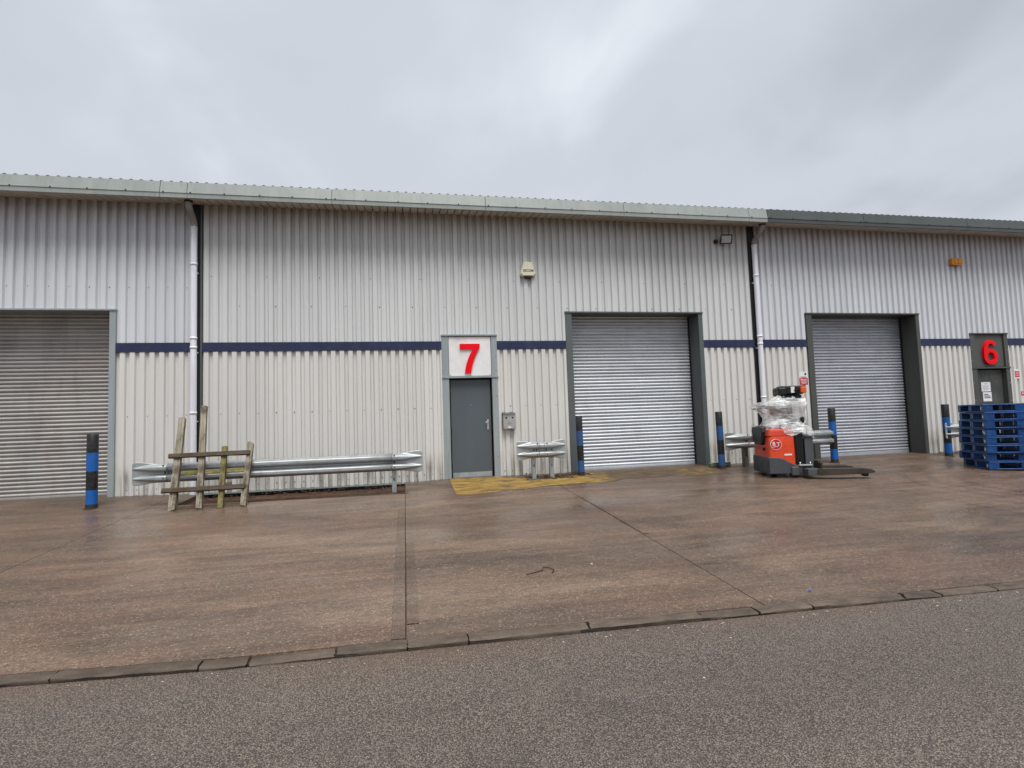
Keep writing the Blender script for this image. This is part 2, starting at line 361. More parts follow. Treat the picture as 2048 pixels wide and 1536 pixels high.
WARM = S(150, 138, 118)
MT = dict(
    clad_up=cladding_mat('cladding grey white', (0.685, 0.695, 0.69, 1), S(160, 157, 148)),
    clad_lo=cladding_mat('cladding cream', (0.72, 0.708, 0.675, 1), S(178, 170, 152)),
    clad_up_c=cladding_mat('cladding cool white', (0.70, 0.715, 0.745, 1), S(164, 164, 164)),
    lining=paint('wall lining', S(40, 40, 40)),
    navy=paint('navy flashing', S(34, 42, 74), 0.15, 0.45, dirt=S(90, 90, 100), dirt_amt=0.25),
    sage=paint('sage grey trim', S(150, 158, 160), 0.1, 0.42, dirt=S(104, 104, 96), dirt_amt=0.4, streak=True),
    sagef=paint('sage grey fascia', S(150, 156, 152), 0.08, 0.4, dirt=S(112, 112, 100), dirt_amt=0.4, streak=True),
    dsage=paint('dark sage frame', S(88, 95, 94), 0.1, 0.42, dirt=S(70, 70, 66), dirt_amt=0.4, streak=True),
    green=paint('dark green grey trim', S(76, 78, 75), 0.12, 0.45, dirt=S(92, 88, 80), dirt_amt=0.4, streak=True),
    greenf=paint('dark grey fascia', S(72, 76, 75), 0.1, 0.42, dirt=S(92, 90, 84), dirt_amt=0.3, streak=True),
    soffit=paint('soffit board', S(196, 190, 178), 0.12, 0.6, dirt=S(88, 78, 66), dirt_amt=0.5),
    door=paint('slate grey door', S(84, 92, 98), 0.05, 0.42, dirt=S(100, 100, 98), dirt_amt=0.2, streak=True),
    door6=paint('worn charcoal door', S(66, 70, 68), 0.15, 0.5, dirt=S(116, 106, 98), dirt_amt=0.6),
    roof=paint('roof sheet', S(110, 116, 114), 0.1, 0.5),
    white=paint('white panel', (0.80, 0.80, 0.79, 1), 0.04, 0.45, dirt=S(190, 166, 158), dirt_amt=0.4),
    red=paint('red digit', (0.90, 0.004, 0.012, 1), 0.12, 0.5, dirt=S(170, 20, 30), dirt_amt=0.5, ds=3.0, spec=0.15),
    pipe=paint('white plastic pipe', (0.80, 0.80, 0.86, 1), 0.06, 0.35, dirt=S(150, 146, 140), dirt_amt=0.5, streak=True),
    pipe_old=paint('grimy pipe bend', S(140, 138, 134), 0.25, 0.5, dirt=S(80, 78, 74), dirt_amt=0.6),
    shut7=slat_mat('bright galvanised slat', (0.76, 0.80, 0.84, 1), 0.56, 0.50, 0.14),
    shut6=slat_mat('grey galvanised slat', (0.68, 0.71, 0.76, 1), 0.50, 0.55, 0.18),
    shut8=slat_mat('weathered slat', (0.54, 0.51, 0.485, 1), 0.48, 0.40, 0.4),
    galv=galv('galvanised barrier', (0.49, 0.515, 0.52, 1), 0.50, dull=0.25),
    galvold=galv('rusty galvanised post', (0.16, 0.145, 0.13, 1), 0.55, dull=0.5, rust=0.8),
    steel=galv('brushed steel', (0.62, 0.60, 0.58, 1), 0.36, dull=0.1),
    bblack=paint('bollard black', S(24, 24, 27), 0.2, 0.4, dirt=S(84, 80, 76), dirt_amt=0.55, scale=9, ds=4.0),
    bblue=paint('bollard blue', S(6, 92, 172), 0.12, 0.42, dirt=S(76, 88, 104), dirt_amt=0.6, scale=9, ds=4.0),
    bblue_f=paint('bollard faded blue', S(40, 82, 132), 0.2, 0.5, dirt=S(86, 86, 92), dirt_amt=0.6, ds=4.0),
    pallet=paint('pallet blue plastic', S(0, 66, 130), 0.15, 0.35, dirt=S(70, 112, 150), dirt_amt=0.55, rnd=0.3, ds=3.0),
    orange=paint('truck orange', S(220, 72, 34), 0.06, 0.35, dirt=S(140, 60, 42), dirt_amt=0.65, ds=3.0),
    orangelid=paint('truck orange lid', S(204, 66, 48), 0.08, 0.4, dirt=S(190, 110, 96), dirt_amt=0.4, ds=3.0),
    tgrey=paint('truck dark grey', S(70, 72, 77), 0.15, 0.5, dirt=S(92, 88, 84), dirt_amt=0.4, ds=3.0),
    tgrey2=paint('truck mast grey', S(76, 79, 82), 0.15, 0.5, dirt=S(100, 90, 80), dirt_amt=0.4, ds=3.0),
    tblack=paint('black plastic', S(20, 20, 21), 0.25, 0.4, dirt=S(60, 58, 56), dirt_amt=0.3, ds=3.0),
    fork=paint('worn fork steel', S(66, 60, 54), 0.3, 0.5, 0.3, dirt=S(96, 76, 60), dirt_amt=0.6, ds=3.0),
    lamp=paint('amber lens', S(226, 92, 22), 0.1, 0.25),
    alarm=paint('cream alarm cover', S(228, 224, 198), 0.06, 0.4),
    alarm_o=paint('orange alarm cover', S(214, 138, 30), 0.12, 0.4, dirt=S(150, 100, 40), dirt_amt=0.4),
    glass=paint('floodlight lens', S(178, 182, 184), 0.05, 0.15),
    blk=paint('matt black', S(14, 14, 15), 0.2, 0.6),
    ink=paint('dark ink', S(40, 42, 70), 0.05, 0.6),
    signred=paint('sign red', S(196, 32, 48), 0.06, 0.45),
    paper=paint('white paper', S(226, 226, 228), 0.03, 0.7),
    wood_p=wood_mat('weathered pale wood', S(88, 80, 68), S(184, 175, 158), 0.15),
    wood_d=wood_mat('dark wet wood', S(54, 46, 39), S(108, 95, 80)),
    wood_g=wood_mat('mossy wood', S(96, 88, 60), S(150, 140, 96), 0.7),
    concrete=concrete_mat('apron concrete', 1.04), smooth_conc=concrete_mat('trowelled concrete', 0.84),
    mortar=paint('dark mortar', S(52, 46, 42), 0.3, 0.85, scale=8, bump=0.4),
    kerb=None, asphalt=asphalt_mat(), yellow=wornpaint_mat(), soil=dirt_mat(),
    film=film_mat(),
    leaf=paint('dead leaf', S(72, 50, 36), 0.4, 0.8, scale=12),
    chip=paint('pale grit', S(168, 156, 142), 0.2, 0.8),
    rustw=paint('rusty wire', S(48, 36, 30), 0.3, 0.7),
    moss=paint('mossy channel', S(96, 106, 84), 0.3, 0.6, dirt=S(60, 66, 44), dirt_amt=0.7),
)
def kerb_mat():
    t = NT('kerb concrete')
    a = t.noise(t.map((1.5, 3, 3)), 3, 8, 0.65); b = t.noise(t.map((1, 1, 1)), 90, 4, 0.7)
    cc = t.ramp(a, [(0.28, S(58, 50, 43)), (0.5, S(88, 77, 67)), (0.78, S(114, 100, 88))])
    oi = t.n('ShaderNodeObjectInfo')
    cc = t.mix(1.0, cc, t.ramp(oi.outputs['Random'], [(0, (0.78, 0.76, 0.74)), (1, (1.02, 1.0, 0.98))]), 'MULTIPLY')
    cc = t.mix(0.5, cc, t.ramp(b, [(0.3, (0.6,) * 3), (0.7, (1.3,) * 3)]), 'MULTIPLY')
    h = t.math('ADD', a, t.math('MULTIPLY', b, 0.5))
    return t.set(cc, 0.7, 0, 0.4, h, 0.45, 0.01)
MT['kerb'] = kerb_mat()

# ------------------------------------------------------------------ mesh helpers
class MB:
    def __init__(s): s.v = []; s.f = []
    def add(s, vs_, fs_):
        o = len(s.v); s.v += [tuple(p) for p in vs_]; s.f += [tuple(i + o for i in f) for f in fs_]
        return s
    def box(s, x0, x1, y0, y1, z0, z1):
        return s.add([(x0, y0, z0), (x1, y0, z0), (x1, y1, z0), (x0, y1, z0), (x0, y0, z1), (x1, y0, z1), (x1, y1, z1), (x0, y1, z1)],
                     [(0, 3, 2, 1), (4, 5, 6, 7), (0, 1, 5, 4), (1, 2, 6, 5), (2, 3, 7, 6), (3, 0, 4, 7)])
    def bbox(s, x0, x1, y0, y1, z0, z1, b=0.01):
        """box with chamfered edges"""
        pts = []; 
        sx = (x0, x1); sy = (y0, y1); sz = (z0, z1); idx = {}
        for i in (0, 1):
            for j in (0, 1):
                for k in (0, 1):
                    dx = b if i == 0 else -b; dy = b if j == 0 else -b; dz = b if k == 0 else -b
                    idx[i, j, k] = len(pts)
                    pts += [(sx[i], sy[j] + dy, sz[k] + dz), (sx[i] + dx, sy[j], sz[k] + dz), (sx[i] + dx, sy[j] + dy, sz[k])]
        I = lambda i, j, k, a: idx[i, j, k] + a
        fs = []
        for i in (0, 1): fs.append([I(i, 0, 0, 0), I(i, 1, 0, 0), I(i, 1, 1, 0), I(i, 0, 1, 0)][::(1 if i else -1)])
        for j in (0, 1): fs.append([I(0, j, 0, 1), I(1, j, 0, 1), I(1, j, 1, 1), I(0, j, 1, 1)][::(-1 if j else 1)])
        for k in (0, 1): fs.append([I(0, 0, k, 2), I(1, 0, k, 2), I(1, 1, k, 2), I(0, 1, k, 2)][::(1 if k else -1)])
        for j in (0, 1):
            for k in (0, 1): fs.append([I(0, j, k, 1), I(1, j, k, 1), I(1, j, k, 2), I(0, j, k, 2)][::(1 if (j == 0) == (k == 1) else -1)])
        for i in (0, 1):
            for k in (0, 1): fs.append([I(i, 0, k, 0), I(i, 1, k, 0), I(i, 1, k, 2), I(i, 0, k, 2)][::(1 if (i == 1) == (k == 1) else -1)])
        for i in (0, 1):
            for j in (0, 1): fs.append([I(i, j, 0, 0), I(i, j, 1, 0), I(i, j, 1, 1), I(i, j, 0, 1)][::(1 if (i == 0) == (j == 0) else -1)])
        for i in (0, 1):
            for j in (0, 1):
                for k in (0, 1): fs.append([I(i, j, k, 0), I(i, j, k, 1), I(i, j, k, 2)][::(1 if (i + j + k) % 2 else -1)])
        return s.add(pts, fs)
    def bar(s, a, b, w, d, up=(0, 0, 1), b_end=None):
        """rectangular bar from a to b; w across, d along the 'up' side"""
        a = Vector(a); b = Vector(b); t = (b - a).normalized(); u = Vector(up); sx = t.cross(u).normalized(); u = sx.cross(t)
        w2 = w if b_end is None else b_end
        P = []
        for c, ww in ((a, w), (b, w2)):
            for i, j in ((-1, -1), (1, -1), (1, 1), (-1, 1)): P.append(c + sx * (i * ww / 2) + u * (j * d / 2))
        return s.add(P, [(0, 1, 2, 3), (7, 6, 5, 4), (0, 4, 5, 1), (1, 5, 6, 2), (2, 6, 7, 3), (3, 7, 4, 0)])
    def tube(s, path, r, n=12, cap=True):
        path = [Vector(p) for p in path]; rr = r if isinstance(r, (list, tuple)) else [r] * len(path)
        up = None; o = len(s.v); V = []; F = []
        for i, p in enumerate(path):
            t = (path[min(i + 1, len(path) - 1)] - path[max(i - 1, 0)]).normalized()
            if up is None: up = Vector((0, 1, 0)) if abs(t.y) < 0.9 else Vector((1, 0, 0))
            sx = t.cross(up).normalized(); up = sx.cross(t)
            for k in range(n):
                a = 2 * math.pi * k / n; V.append(p + (sx * math.cos(a) + up * math.sin(a)) * rr[i])
        for i in range(len(path) - 1):
            for k in range(n):
                F.append((i * n + k, i * n + (k + 1) % n, (i + 1) * n + (k + 1) % n, (i + 1) * n + k))
        if cap: F += [tuple(range(n))[::-1], tuple((len(path) - 1) * n + k for k in range(n))]
        return s.add(V, F)
    def prism(s, poly, axis, a, b):
        """extrude a 2-D polygon along axis ('x','y','z') from a to b"""
        n = len(poly)
        def P(u, v, w): return {'x': (w, u, v), 'y': (u, w, v), 'z': (u, v, w)}[axis]
        V = [P(u, v, a) for u, v in poly] + [P(u, v, b) for u, v in poly]
        F = [tuple(range(n))[::-1], tuple(range(n, 2 * n))] + [(i, (i + 1) % n, n + (i + 1) % n, n + i) for i in range(n)]
        return s.add(V, F)
    def dome(s, c, r, axis_y=-1, n=6):
        """small pan-head screw facing the viewer side"""
        cx, cy, cz = c; V = []; F = []
        for k in range(n):
            a = 2 * math.pi * k / n; V.append((cx + r * math.cos(a), cy, cz + r * math.sin(a)))
        for k in range(n):
            a = 2 * math.pi * k / n; V.append((cx + 0.6 * r * math.cos(a), cy + axis_y * r * 0.6, cz + 0.6 * r * math.sin(a)))
        for k in range(n): F.append((k, (k + 1) % n, n + (k + 1) % n, n + k))
        F.append(tuple(range(n, 2 * n)))
        return s.add(V, F)
    def mesh(s, name):
        me = bpy.data.meshes.new(name); me.from_pydata(s.v, [], s.f); me.validate(); me.update(); return me
    def build(s, name, m, parent=None, smooth=False, bevel=0.0, fix=True):
        me = s.mesh(name)
        if fix:
            import bmesh
            bm = bmesh.new(); bm.from_mesh(me); bmesh.ops.recalc_face_normals(bm, faces=bm.faces); bm.to_mesh(me); bm.free()
        me.materials.append(MT[m] if isinstance(m, str) else m)
        if smooth: me.shade_smooth()
        return link(name, me, parent, bevel)
def link(name, me, parent=None, bevel=0.0):
    o = bpy.data.objects.new(name, me); col.objects.link(o)
    if parent: o.parent = parent
    if bevel:
        b = o.modifiers.new('bevel', 'BEVEL'); b.width = bevel; b.segments = 2; b.limit_method = 'ANGLE'; b.angle_limit = R(40)
    return o
def tag(o, label=None, cat=None, group=None, kind=None):
    if label: o['label'] = label
    if cat: o['category'] = cat
    if group: o['group'] = group
    if kind: o['kind'] = kind
    return o
def empty(name, loc, rz=0.0):
    o = bpy.data.objects.new(name, None); col.objects.link(o); o.location = loc; o.rotation_euler = (0, 0, rz); o.empty_display_size = 0.2
    return o
def autosmooth(o, ang=35):
    o.data.shade_smooth()
    try: o.data.set_sharp_from_angle(angle=R(ang))
    except Exception: pass
    return o
def child_at(o, parent):
    """parent a mesh built in world coordinates to an empty without moving it"""
    o.parent = parent
    T = Matrix.Translation(parent.location) @ parent.rotation_euler.to_matrix().to_4x4()
    o.matrix_parent_inverse = T.inverted(); return o
def text_mesh(s, size, name, m, parent, M4, extrude=0.0015, align='CENTER', sx=1.0, bold=0.0):
    c = bpy.data.curves.new(name, 'FONT'); c.body = s; c.size = size; c.extrude = extrude; c.align_x = align; c.align_y = 'CENTER'; c.offset = bold
    c.resolution_u = 3
    tmp = bpy.data.objects.new('tmp', c); col.objects.link(tmp)
    dg = bpy.context.evaluated_depsgraph_get(); me = bpy.data.meshes.new_from_object(tmp.evaluated_get(dg))
    bpy.data.objects.remove(tmp); me.name = name
    me.transform(M4 @ Matrix.Scale(sx, 4, (1, 0, 0)))
    me.materials.clear(); me.materials.append(MT[m])
    return link(name, me, parent)
FRONT = Matrix.Rotation(R(90), 4, 'X')          # text lying in XY stands up facing -Y

def sstep(a, b, x):
    t = max(0.0, min(1.0, (x - a) / (b - a))); return t * t * (3 - 2 * t)
def gz(x, y):
    """height of the apron: it falls gently from the building to the kerb"""
    z = 0.05 * min(y, 0.0)
    z += 0.006 * math.sin(x * 0.9 + 1.3) * math.sin(y * 0.8 + 0.4)
    # small ramp up to the left shutter
    z += 0.045 * (1 - sstep(-5.6, -5.0, x)) * sstep(-1.15, -0.75, y) - 0.045 * (1 - sstep(-5.6, -5.0, x)) * sstep(-0.75, 0.2, y) * 0.6
    z += 0.02 * sstep(-0.35, 0.1, x) * sstep(-0.9, -0.2, y)
    return z
def yk(x):
    """line of the kerb's back edge"""
    return -7.22 - 0.0285 * (x + 0.46) + (0.055 * min(6.0, max(0.0, -2.0 - x)))

# ================================================================== SETTING
MB().add([(-400, -400, -0.75), (400, -400, -0.75), (400, 400, -0.75), (-400, 400, -0.75)], [(0, 1, 2, 3)]).build('ground', 'asphalt')['kind'] = 'structure'
# road: a grid that falls slightly away from the kerb
mb = MB(); xs = [-120, -60, -30] + [-20 + i * 1.0 for i in range(50)] + [45, 80, 160]
ys = [None, -8.0, -9, -10, -11, -12, -14, -17, -22, -40]
for x in xs:
    for y in ys:
        yy = yk(max(-12, min(20, x))) - 0.113 if y is None else y
        mb.v.append((x, yy, -0.394 - 0.012 * (-7.3 - yy) + (0.006 * math.sin(x * 1.7) * math.sin(yy * 1.3))))
n = len(ys)
for i in range(len(xs) - 1):
    for j in range(n - 1): mb.f.append((i * n + j, i * n + j + 1, (i + 1) * n + j + 1, (i + 1) * n + j))
tag(mb.build('road', 'asphalt'), kind='structure')

# concrete apron, cast in bays
apron = empty('apron', (0, 0, 0)); tag(apron, kind='structure')
def slab(x0, x1, y0f, y1, name='concrete_slab', nx=None, ny=26):
    mb = MB(); nx = nx or max(3, int((x1 - x0) / 0.35))
    for i in range(nx + 1):
        x = x0 + (x1 - x0) * i / nx
        y0 = y0f(x)
        for j in range(ny + 1):
            y = y0 + (y1 - y0) * j / ny
            ed = 0.004 if (i in (0, nx)) else 0.0
            mb.v.append((x, y, gz(x, y) - ed))
    for i in range(nx):
        for j in range(ny):
            a = i * (ny + 1) + j; mb.f.append((a, a + ny + 1, a + ny + 2, a + 1))
    # skirts so that the joints have depth
    rim = [i * (ny + 1) for i in range(nx + 1)] + [nx * (ny + 1) + j for j in range(1, ny + 1)] + [i * (ny + 1) + ny for i in range(nx - 1, -1, -1)] + [j for j in range(ny - 1, 0, -1)]
    o = len(mb.v)
    for k in rim:
        p = mb.v[k]; mb.v.append((p[0], p[1], p[2] - 0.15))
    for k in range(len(rim)):
        k2 = (k + 1) % len(rim); mb.f.append((rim[k], rim[k2], o + k2, o + k))
    return mb.build(name, 'concrete', apron, smooth=False, fix=False)
G = 0.005
kb = lambda x: yk(x) + 0.004
slab(-16, -9.0, kb, 0.5); slab(-9.0 + G, -4.95 - G, kb, 0.5)
slab(-4.95 + G, -0.78 - G, kb, -1.30)
slab(-4.95 + G, -4.56, lambda x: -1.298, 0.04, 'concrete_infill', 3, 10)
slab(-0.78 + G, 2.06 - G, kb, 0.5)
slab(2.06 + G, 7.22 - G, kb, 0.5); slab(7.22 + G, 12.4 - G, kb, 0.5); slab(12.4 + G, 24, kb, 0.5)
def strip(xa, xb, ya, yb, ny=24):
    mb = MB()
    for j in range(ny + 1):
        y = ya + (yb - ya) * j / ny
        mb.v += [(xa, y, gz(xa, y) - 0.002), (xa + 0.004, y, gz(xa, y) + 0.003), (xb, y, gz(xb, y) + 0.003), (xb + 0.001, y, gz(xb, y) - 0.02)]
    for j in range(ny):
        for k in range(3): mb.f.append((4 * j + k, 4 * j + k + 1, 4 * j + k + 5, 4 * j + k + 4))
    return mb.build('trowelled_strip', 'smooth_conc', apron, fix=False)
strip(-0.885, -0.78 - G - 0.002, yk(-0.8) + 0.02, -2.0)
strip(-0.78 + G + 0.002, -0.68, -6.95, -4.6)
strip(2.06 + G + 0.002, 2.13, -5.0, -2.6)
# sealant in the joints
for jx in (-4.95, -0.78, 2.06, 7.22, 12.4):
    mb = MB()
    for i in range(40):
        y = yk(jx) + (0.0 - yk(jx)) * i / 39
        mb.v += [(jx - G, y, gz(jx, y) - 0.010), (jx + G, y, gz(jx, y) - 0.010)]
    for i in range(39): mb.f.append((2 * i, 2 * i + 1, 2 * i + 3, 2 * i + 2))
    mb.build('joint_sealant', 'mortar', apron)
# bed of soil between the long barrier and the wall
mb = MB(); nx, ny = 90, 14
for i in range(nx + 1):
    x = -4.57 + (4.57 - 0.70) * i / nx
    for j in range(ny + 1):
        y = -1.30 + 1.36 * j / ny
        rise = 0.035 * sstep(-1.4, -0.70, x)
        zz = -0.068 - 0.03 * sstep(-1.3, -0.8, y)
        mb.v.append((x, y, min(zz + rise, gz(x, y) - 0.002) + (random.uniform(-0.009, 0.009) + 0.010 * math.sin(x * 3.1) * math.sin(y * 5) if 0 < j else 0)))
for i in range(nx):
    for j in range(ny):
        a = i * (ny + 1) + j; mb.f.append((a, a + ny + 1, a + ny + 2, a + 1))
tag(mb.build('soil_strip', 'soil', None, True), kind='structure')

# yellow paint on the threshold (a sheet just above the slab)
def sheet(outline_top, outline_bot, name, m, lift=0.004, parent=None, ny=6):
    mb = MB(); n = len(outline_top)
    for (xa, ya), (xb, yb) in zip(outline_top, outline_bot):
        for j in range(ny + 1):
            t = j / ny; x = xa + (xb - xa) * t; y = ya + (yb - ya) * t; mb.v.append((x, y, gz(x, y) + lift))
    for i in range(n - 1):
        for j in range(ny):
            a = i * (ny + 1) + j; mb.f.append((a, a + 1, a + ny + 2, a + ny + 1))
    return mb.build(name, m, parent)
top = []; bot = []
for i in range(61):
    x = 0.10 + (5.75 - 0.10) * i / 60
    yt = -0.06 if x < 1.2 else (-0.30 if x < 1.7 else (-0.62 if x < 2.6 else (-0.22 if x < 3.0 else -0.12)))
    yb = -1.74 + 0.40 * sstep(0.1, 2.3, x) + 0.02 * math.sin(x * 13) + 0.22 * sstep(2.9, 3.6, x) + 0.03 * math.sin(x * 7.3 + 1)
    top.append((x, yt + 0.03 * math.sin(x * 9))); bot.append((x, yb))
tag(sheet(top, bot, 'yellow_marking', 'yellow'), kind='structure')

# kerb stones
kerb = empty('kerb', (0, 0, 0)); tag(kerb, kind='structure')
JX = [-9.2, -8.28, -7.36, -6.44, -5.52, -4.62, -3.85, -3.02, -2.13, -1.82, -1.25, -0.77, -0.34, 0.56, 1.46, 1.93, 2.40, 3.27, 3.60, 4.15, 5.06, 5.97, 6.9, 7.8, 8.7, 9.6, 10.5, 11.4, 12.3, 13.2, 14.1]
def kerb_stone(xa, xb, sink=0.0, tilt=0.0, gap=0.006, chip=None):
    mb = MB(); xa += gap; xb -= gap; w = 0.112
    N = max(4, int((xb - xa) / 0.07)); rows = []
    prof = [(0.004, -0.16), (0.0, 0.0), (-0.05, 0.001), (-w + 0.020, -0.001), (-w + 0.007, -0.005), (-w, -0.014), (-w + 0.004, -0.026), (-w + 0.008, -0.16)]
    for i in range(N + 1):
        x = xa + (xb - xa) * i / N; row = []
        ch = 0.0
        if chip and ((chip == 'l' and i == 0) or (chip == 'r' and i == N)): ch = 1.0
        bite = random.random() < 0.07
        if chip and ((chip == 'l' and i == 1) or (chip == 'r' and i == N - 1)): ch = 0.45
        for k, (dy, dz) in enumerate(prof):
            y = yk(x) + dy; z = gz(x, yk(x)) + dz - sink + tilt * (i / N - 0.5)
            if 3 <= k <= 6:
                if bite and random.random() < 0.5: ch = max(ch, 0.35)
                y += random.uniform(-0.004, 0.004) + ch * 0.035; z += random.uniform(-0.002, 0.0015) - ch * 0.012
            row.append((x + (random.uniform(-0.006, 0.006) if i in (0, N) else 0), y, z))
        rows.append(row)
    P = len(prof)
    for r_ in rows: mb.v += r_
    for i in range(N):
        for k in range(P - 1):
            a = i * P + k; mb.f.append((a, a + 1, a + P + 1, a + P))
    mb.f.append(tuple(range(P))); mb.f.append(tuple(N * P + k for k in range(P))[::-1])
    o = mb.build('kerb_stone', 'kerb', kerb); autosmooth(o, 50); return o
for a, b in zip(JX[:-1], JX[1:]):
    kw = {}
    if a == -1.82: kw = dict(sink=0.010, tilt=0.005, gap=0.012)
    if a == -2.13: kw = dict(sink=0.006, gap=0.010)
    if a == 0.56: kw = dict(sink=-0.006, gap=0.012, chip='l')
    if a == -0.34: kw = dict(chip='r')
    if a == 1.46: kw = dict(sink=0.006, gap=0.010, chip='l')
    if a == 3.27: kw = dict(gap=0.016, tilt=-0.008, chip='l')
    if a == 2.40: kw = dict(chip='r')
    if a == 3.60: kw = dict(gap=0.010, sink=0.004)
    if not kw: kw = dict(sink=random.uniform(-0.002, 0.004), tilt=random.uniform(-0.005, 0.005), gap=random.uniform(0.003, 0.008), chip=random.choice([None, None, 'l', 'r']))
    kerb_stone(a, b, **kw)
# mortar bed seen in the joints
mb = MB()
for i in range(60):
    x = -9.2 + 23.3 * i / 59; mb.v += [(x, yk(x) + 0.006, gz(x, yk(x)) - 0.025), (x, yk(x) - 0.090, gz(x, yk(x)) - 0.022), (x, yk(x) - 0.090, -0.410), (x, yk(x) - 0.20, -0.412)]
for i in range(59): mb.f += [(4 * i + k, 4 * i + k + 1, 4 * i + k + 5, 4 * i + k + 4) for k in range(3)]
mb.build('kerb_mortar', 'mortar', kerb)

# ================================================================== WAREHOUSE UNITS
PITCH = 1.0 / 6
Z_STR0, Z_STR1, Z_TOP = 2.682, 2.857, 5.60
def facets(x0, x1, phase, cuts):
    """x breakpoints and depths of the trapezoidal sheet"""
    pts = []
    k = math.floor((x0 - phase) / PITCH) - 1
    while phase + k * PITCH - PITCH < x1 + PITCH:
        c = phase + k * PITCH
        pts += [(c - 0.040, 0.0), (c + 0.040, 0.0), (c + 0.056, 0.046), (c + PITCH - 0.056, 0.046)]
        k += 1
    def Y(x):
        for (xa, ya), (xb, yb) in zip(pts[:-1], pts[1:]):
            if xa <= x <= xb: return ya + (yb - ya) * (x - xa) / (xb - xa) if xb > xa else ya
        return 0.0
    bs = sorted({x0, x1} | {p[0] for p in pts if x0 < p[0] < x1} | {c for c in cuts if x0 < c < x1})
    return [(x, Y(x)) for x in bs]
def sheets(unit, x0, x1, z0, z1, phase, openings, m, lift0=0.0):
    k0 = math.floor((x0 - phase) / 1.0); edges = [x0]
    e_ = phase + k0 * 1.0 + 0.5 * PITCH + 0.0
    while e_ < x1 - 0.05:
        if e_ > x0 + 0.05: edges.append(e_)
        e_ += 1.0
    edges.append(x1); cuts = [c for o in openings for c in o[:2]]
    for si, (a, b) in enumerate(zip(edges[:-1], edges[1:])):
        bb = min(b + 0.024, x1); off = -0.0055 if si % 2 else 0.0
        fs = facets(a, bb, phase, cuts); mb = MB()
        for (xa, ya), (xb, yb) in zip(fs[:-1], fs[1:]):
            xm = (xa + xb) / 2; rng = [(z0, z1)]
            for ox0, ox1, oz in openings:
                if ox0 < xm < ox1:
                    rng = [(max(p, oz), q) for p, q in rng if q > oz]
            for p, q in rng:
                if q - p > 0.005: mb.add([(xa, ya + off, p), (xb, yb + off, p), (xb, yb + off, q), (xa, ya + off, q)], [(0, 1, 2, 3)])
        if mb.f:
            o = mb.build('cladding_sheet', m, unit, fix=False)
            sm = o.modifiers.new('thickness', 'SOLIDIFY'); sm.thickness = 0.0015; sm.offset = -1.0 if False else 1.0
def screw_rows(unit, rows, x0, x1, phase, openings, m='tgrey2'):
    """rows: (z, every, start) fixings sitting in the troughs of the sheet"""
    mb = MB()
    for z, ev, st in rows:
        k = math.ceil((x0 + 0.04 - phase) / PITCH - 0.5)
        while phase + (k + 0.5) * PITCH < x1 - 0.03:
            x = phase + (k + 0.5) * PITCH
            if (k + st) % ev == 0 and not any(a - 0.03 < x < b + 0.03 and z < oz + 0.03 for a, b, oz in openings):
                mb.dome((x, 0.043, z + random.uniform(-0.004, 0.004)), 0.012)
            k += 1
    tag(mb.build('fixing_screws', m, unit, fix=False), kind='stuff')
def lining(unit, x0, x1, openings):
    mb = MB(); ops = sorted(openings); x = x0
    for a, b, oz in ops:
        if a > x: mb.box(x, a, 0.07, 0.16, -0.3, Z_TOP)
        mb.box(max(a, x0), min(b, x1), 0.07, 0.16, oz, Z_TOP); x = b
    if x1 > x: mb.box(x, x1, 0.07, 0.16, -0.3, Z_TOP)
    mb.build('wall_lining', 'lining', unit)
def band(unit, x0, x1, openings):
    x = x0
    for a, b, oz in sorted(openings) + [(x1, x1, 0)]:
        xx = min(a, x1)
        if xx - x > 0.05:
            mb = MB().box(x + 0.002, xx - 0.002, -0.013, 0.048, Z_STR0, Z_STR1)
            mb.build('stripe_flashing', 'navy', unit)
        x = max(x, b)
def soffit(unit, x0, x1):
    w = 0.1505; x = x0; base = None
    while x < x1 - 0.01:
        ww = min(w, x1 - x)
        if base is None or ww < w - 0.001:
            me = MB().prism([(0.012, 5.566), (-0.505, 5.478), (-0.505, 5.498), (0.012, 5.586)], 'x', 0.009, ww - 0.009)
            o = me.build('soffit_board', 'soffit', unit); base = base or o.data
        else: o = link('soffit_board', base, unit)
        o.location.x = x; x += w
    MB().prism([(0.02, 5.592), (-0.51, 5.502), (-0.51, 5.512), (0.02, 5.602)], 'x', x0, x1).build('soffit_backing', 'lining', unit)
def fascia(unit, xs_, m, proud=0.0):
    for a, b in zip(xs_[:-1], xs_[1:]):
        p = MB().prism([(-0.515, 5.566), (-0.545 - proud, 5.566), (-0.545 - proud, 5.566), (-0.50 - proud, 5.788), (-0.485, 5.788)], 'x', a + 0.005, b - 0.005)
        p.build('fascia_panel', m, unit)
        MB().box(a + 0.004, b - 0.004, -0.535 - proud, -0.51, 5.478, 5.563).build('fascia_strip', m, unit)
        mb = MB(); k = 0; x = a + 0.06
        while x < b: mb.dome((x, -0.546 - proud, 5.578), 0.014); x += 0.62 if k % 2 else 0.58; k += 1
        tag(mb.build('fascia_rivets', 'blk', unit, fix=False), kind='stuff')
    MB().box(xs_[0], xs_[-1], -0.50, -0.47, 5.50, 5.77).build('gutter_box', 'lining', unit)
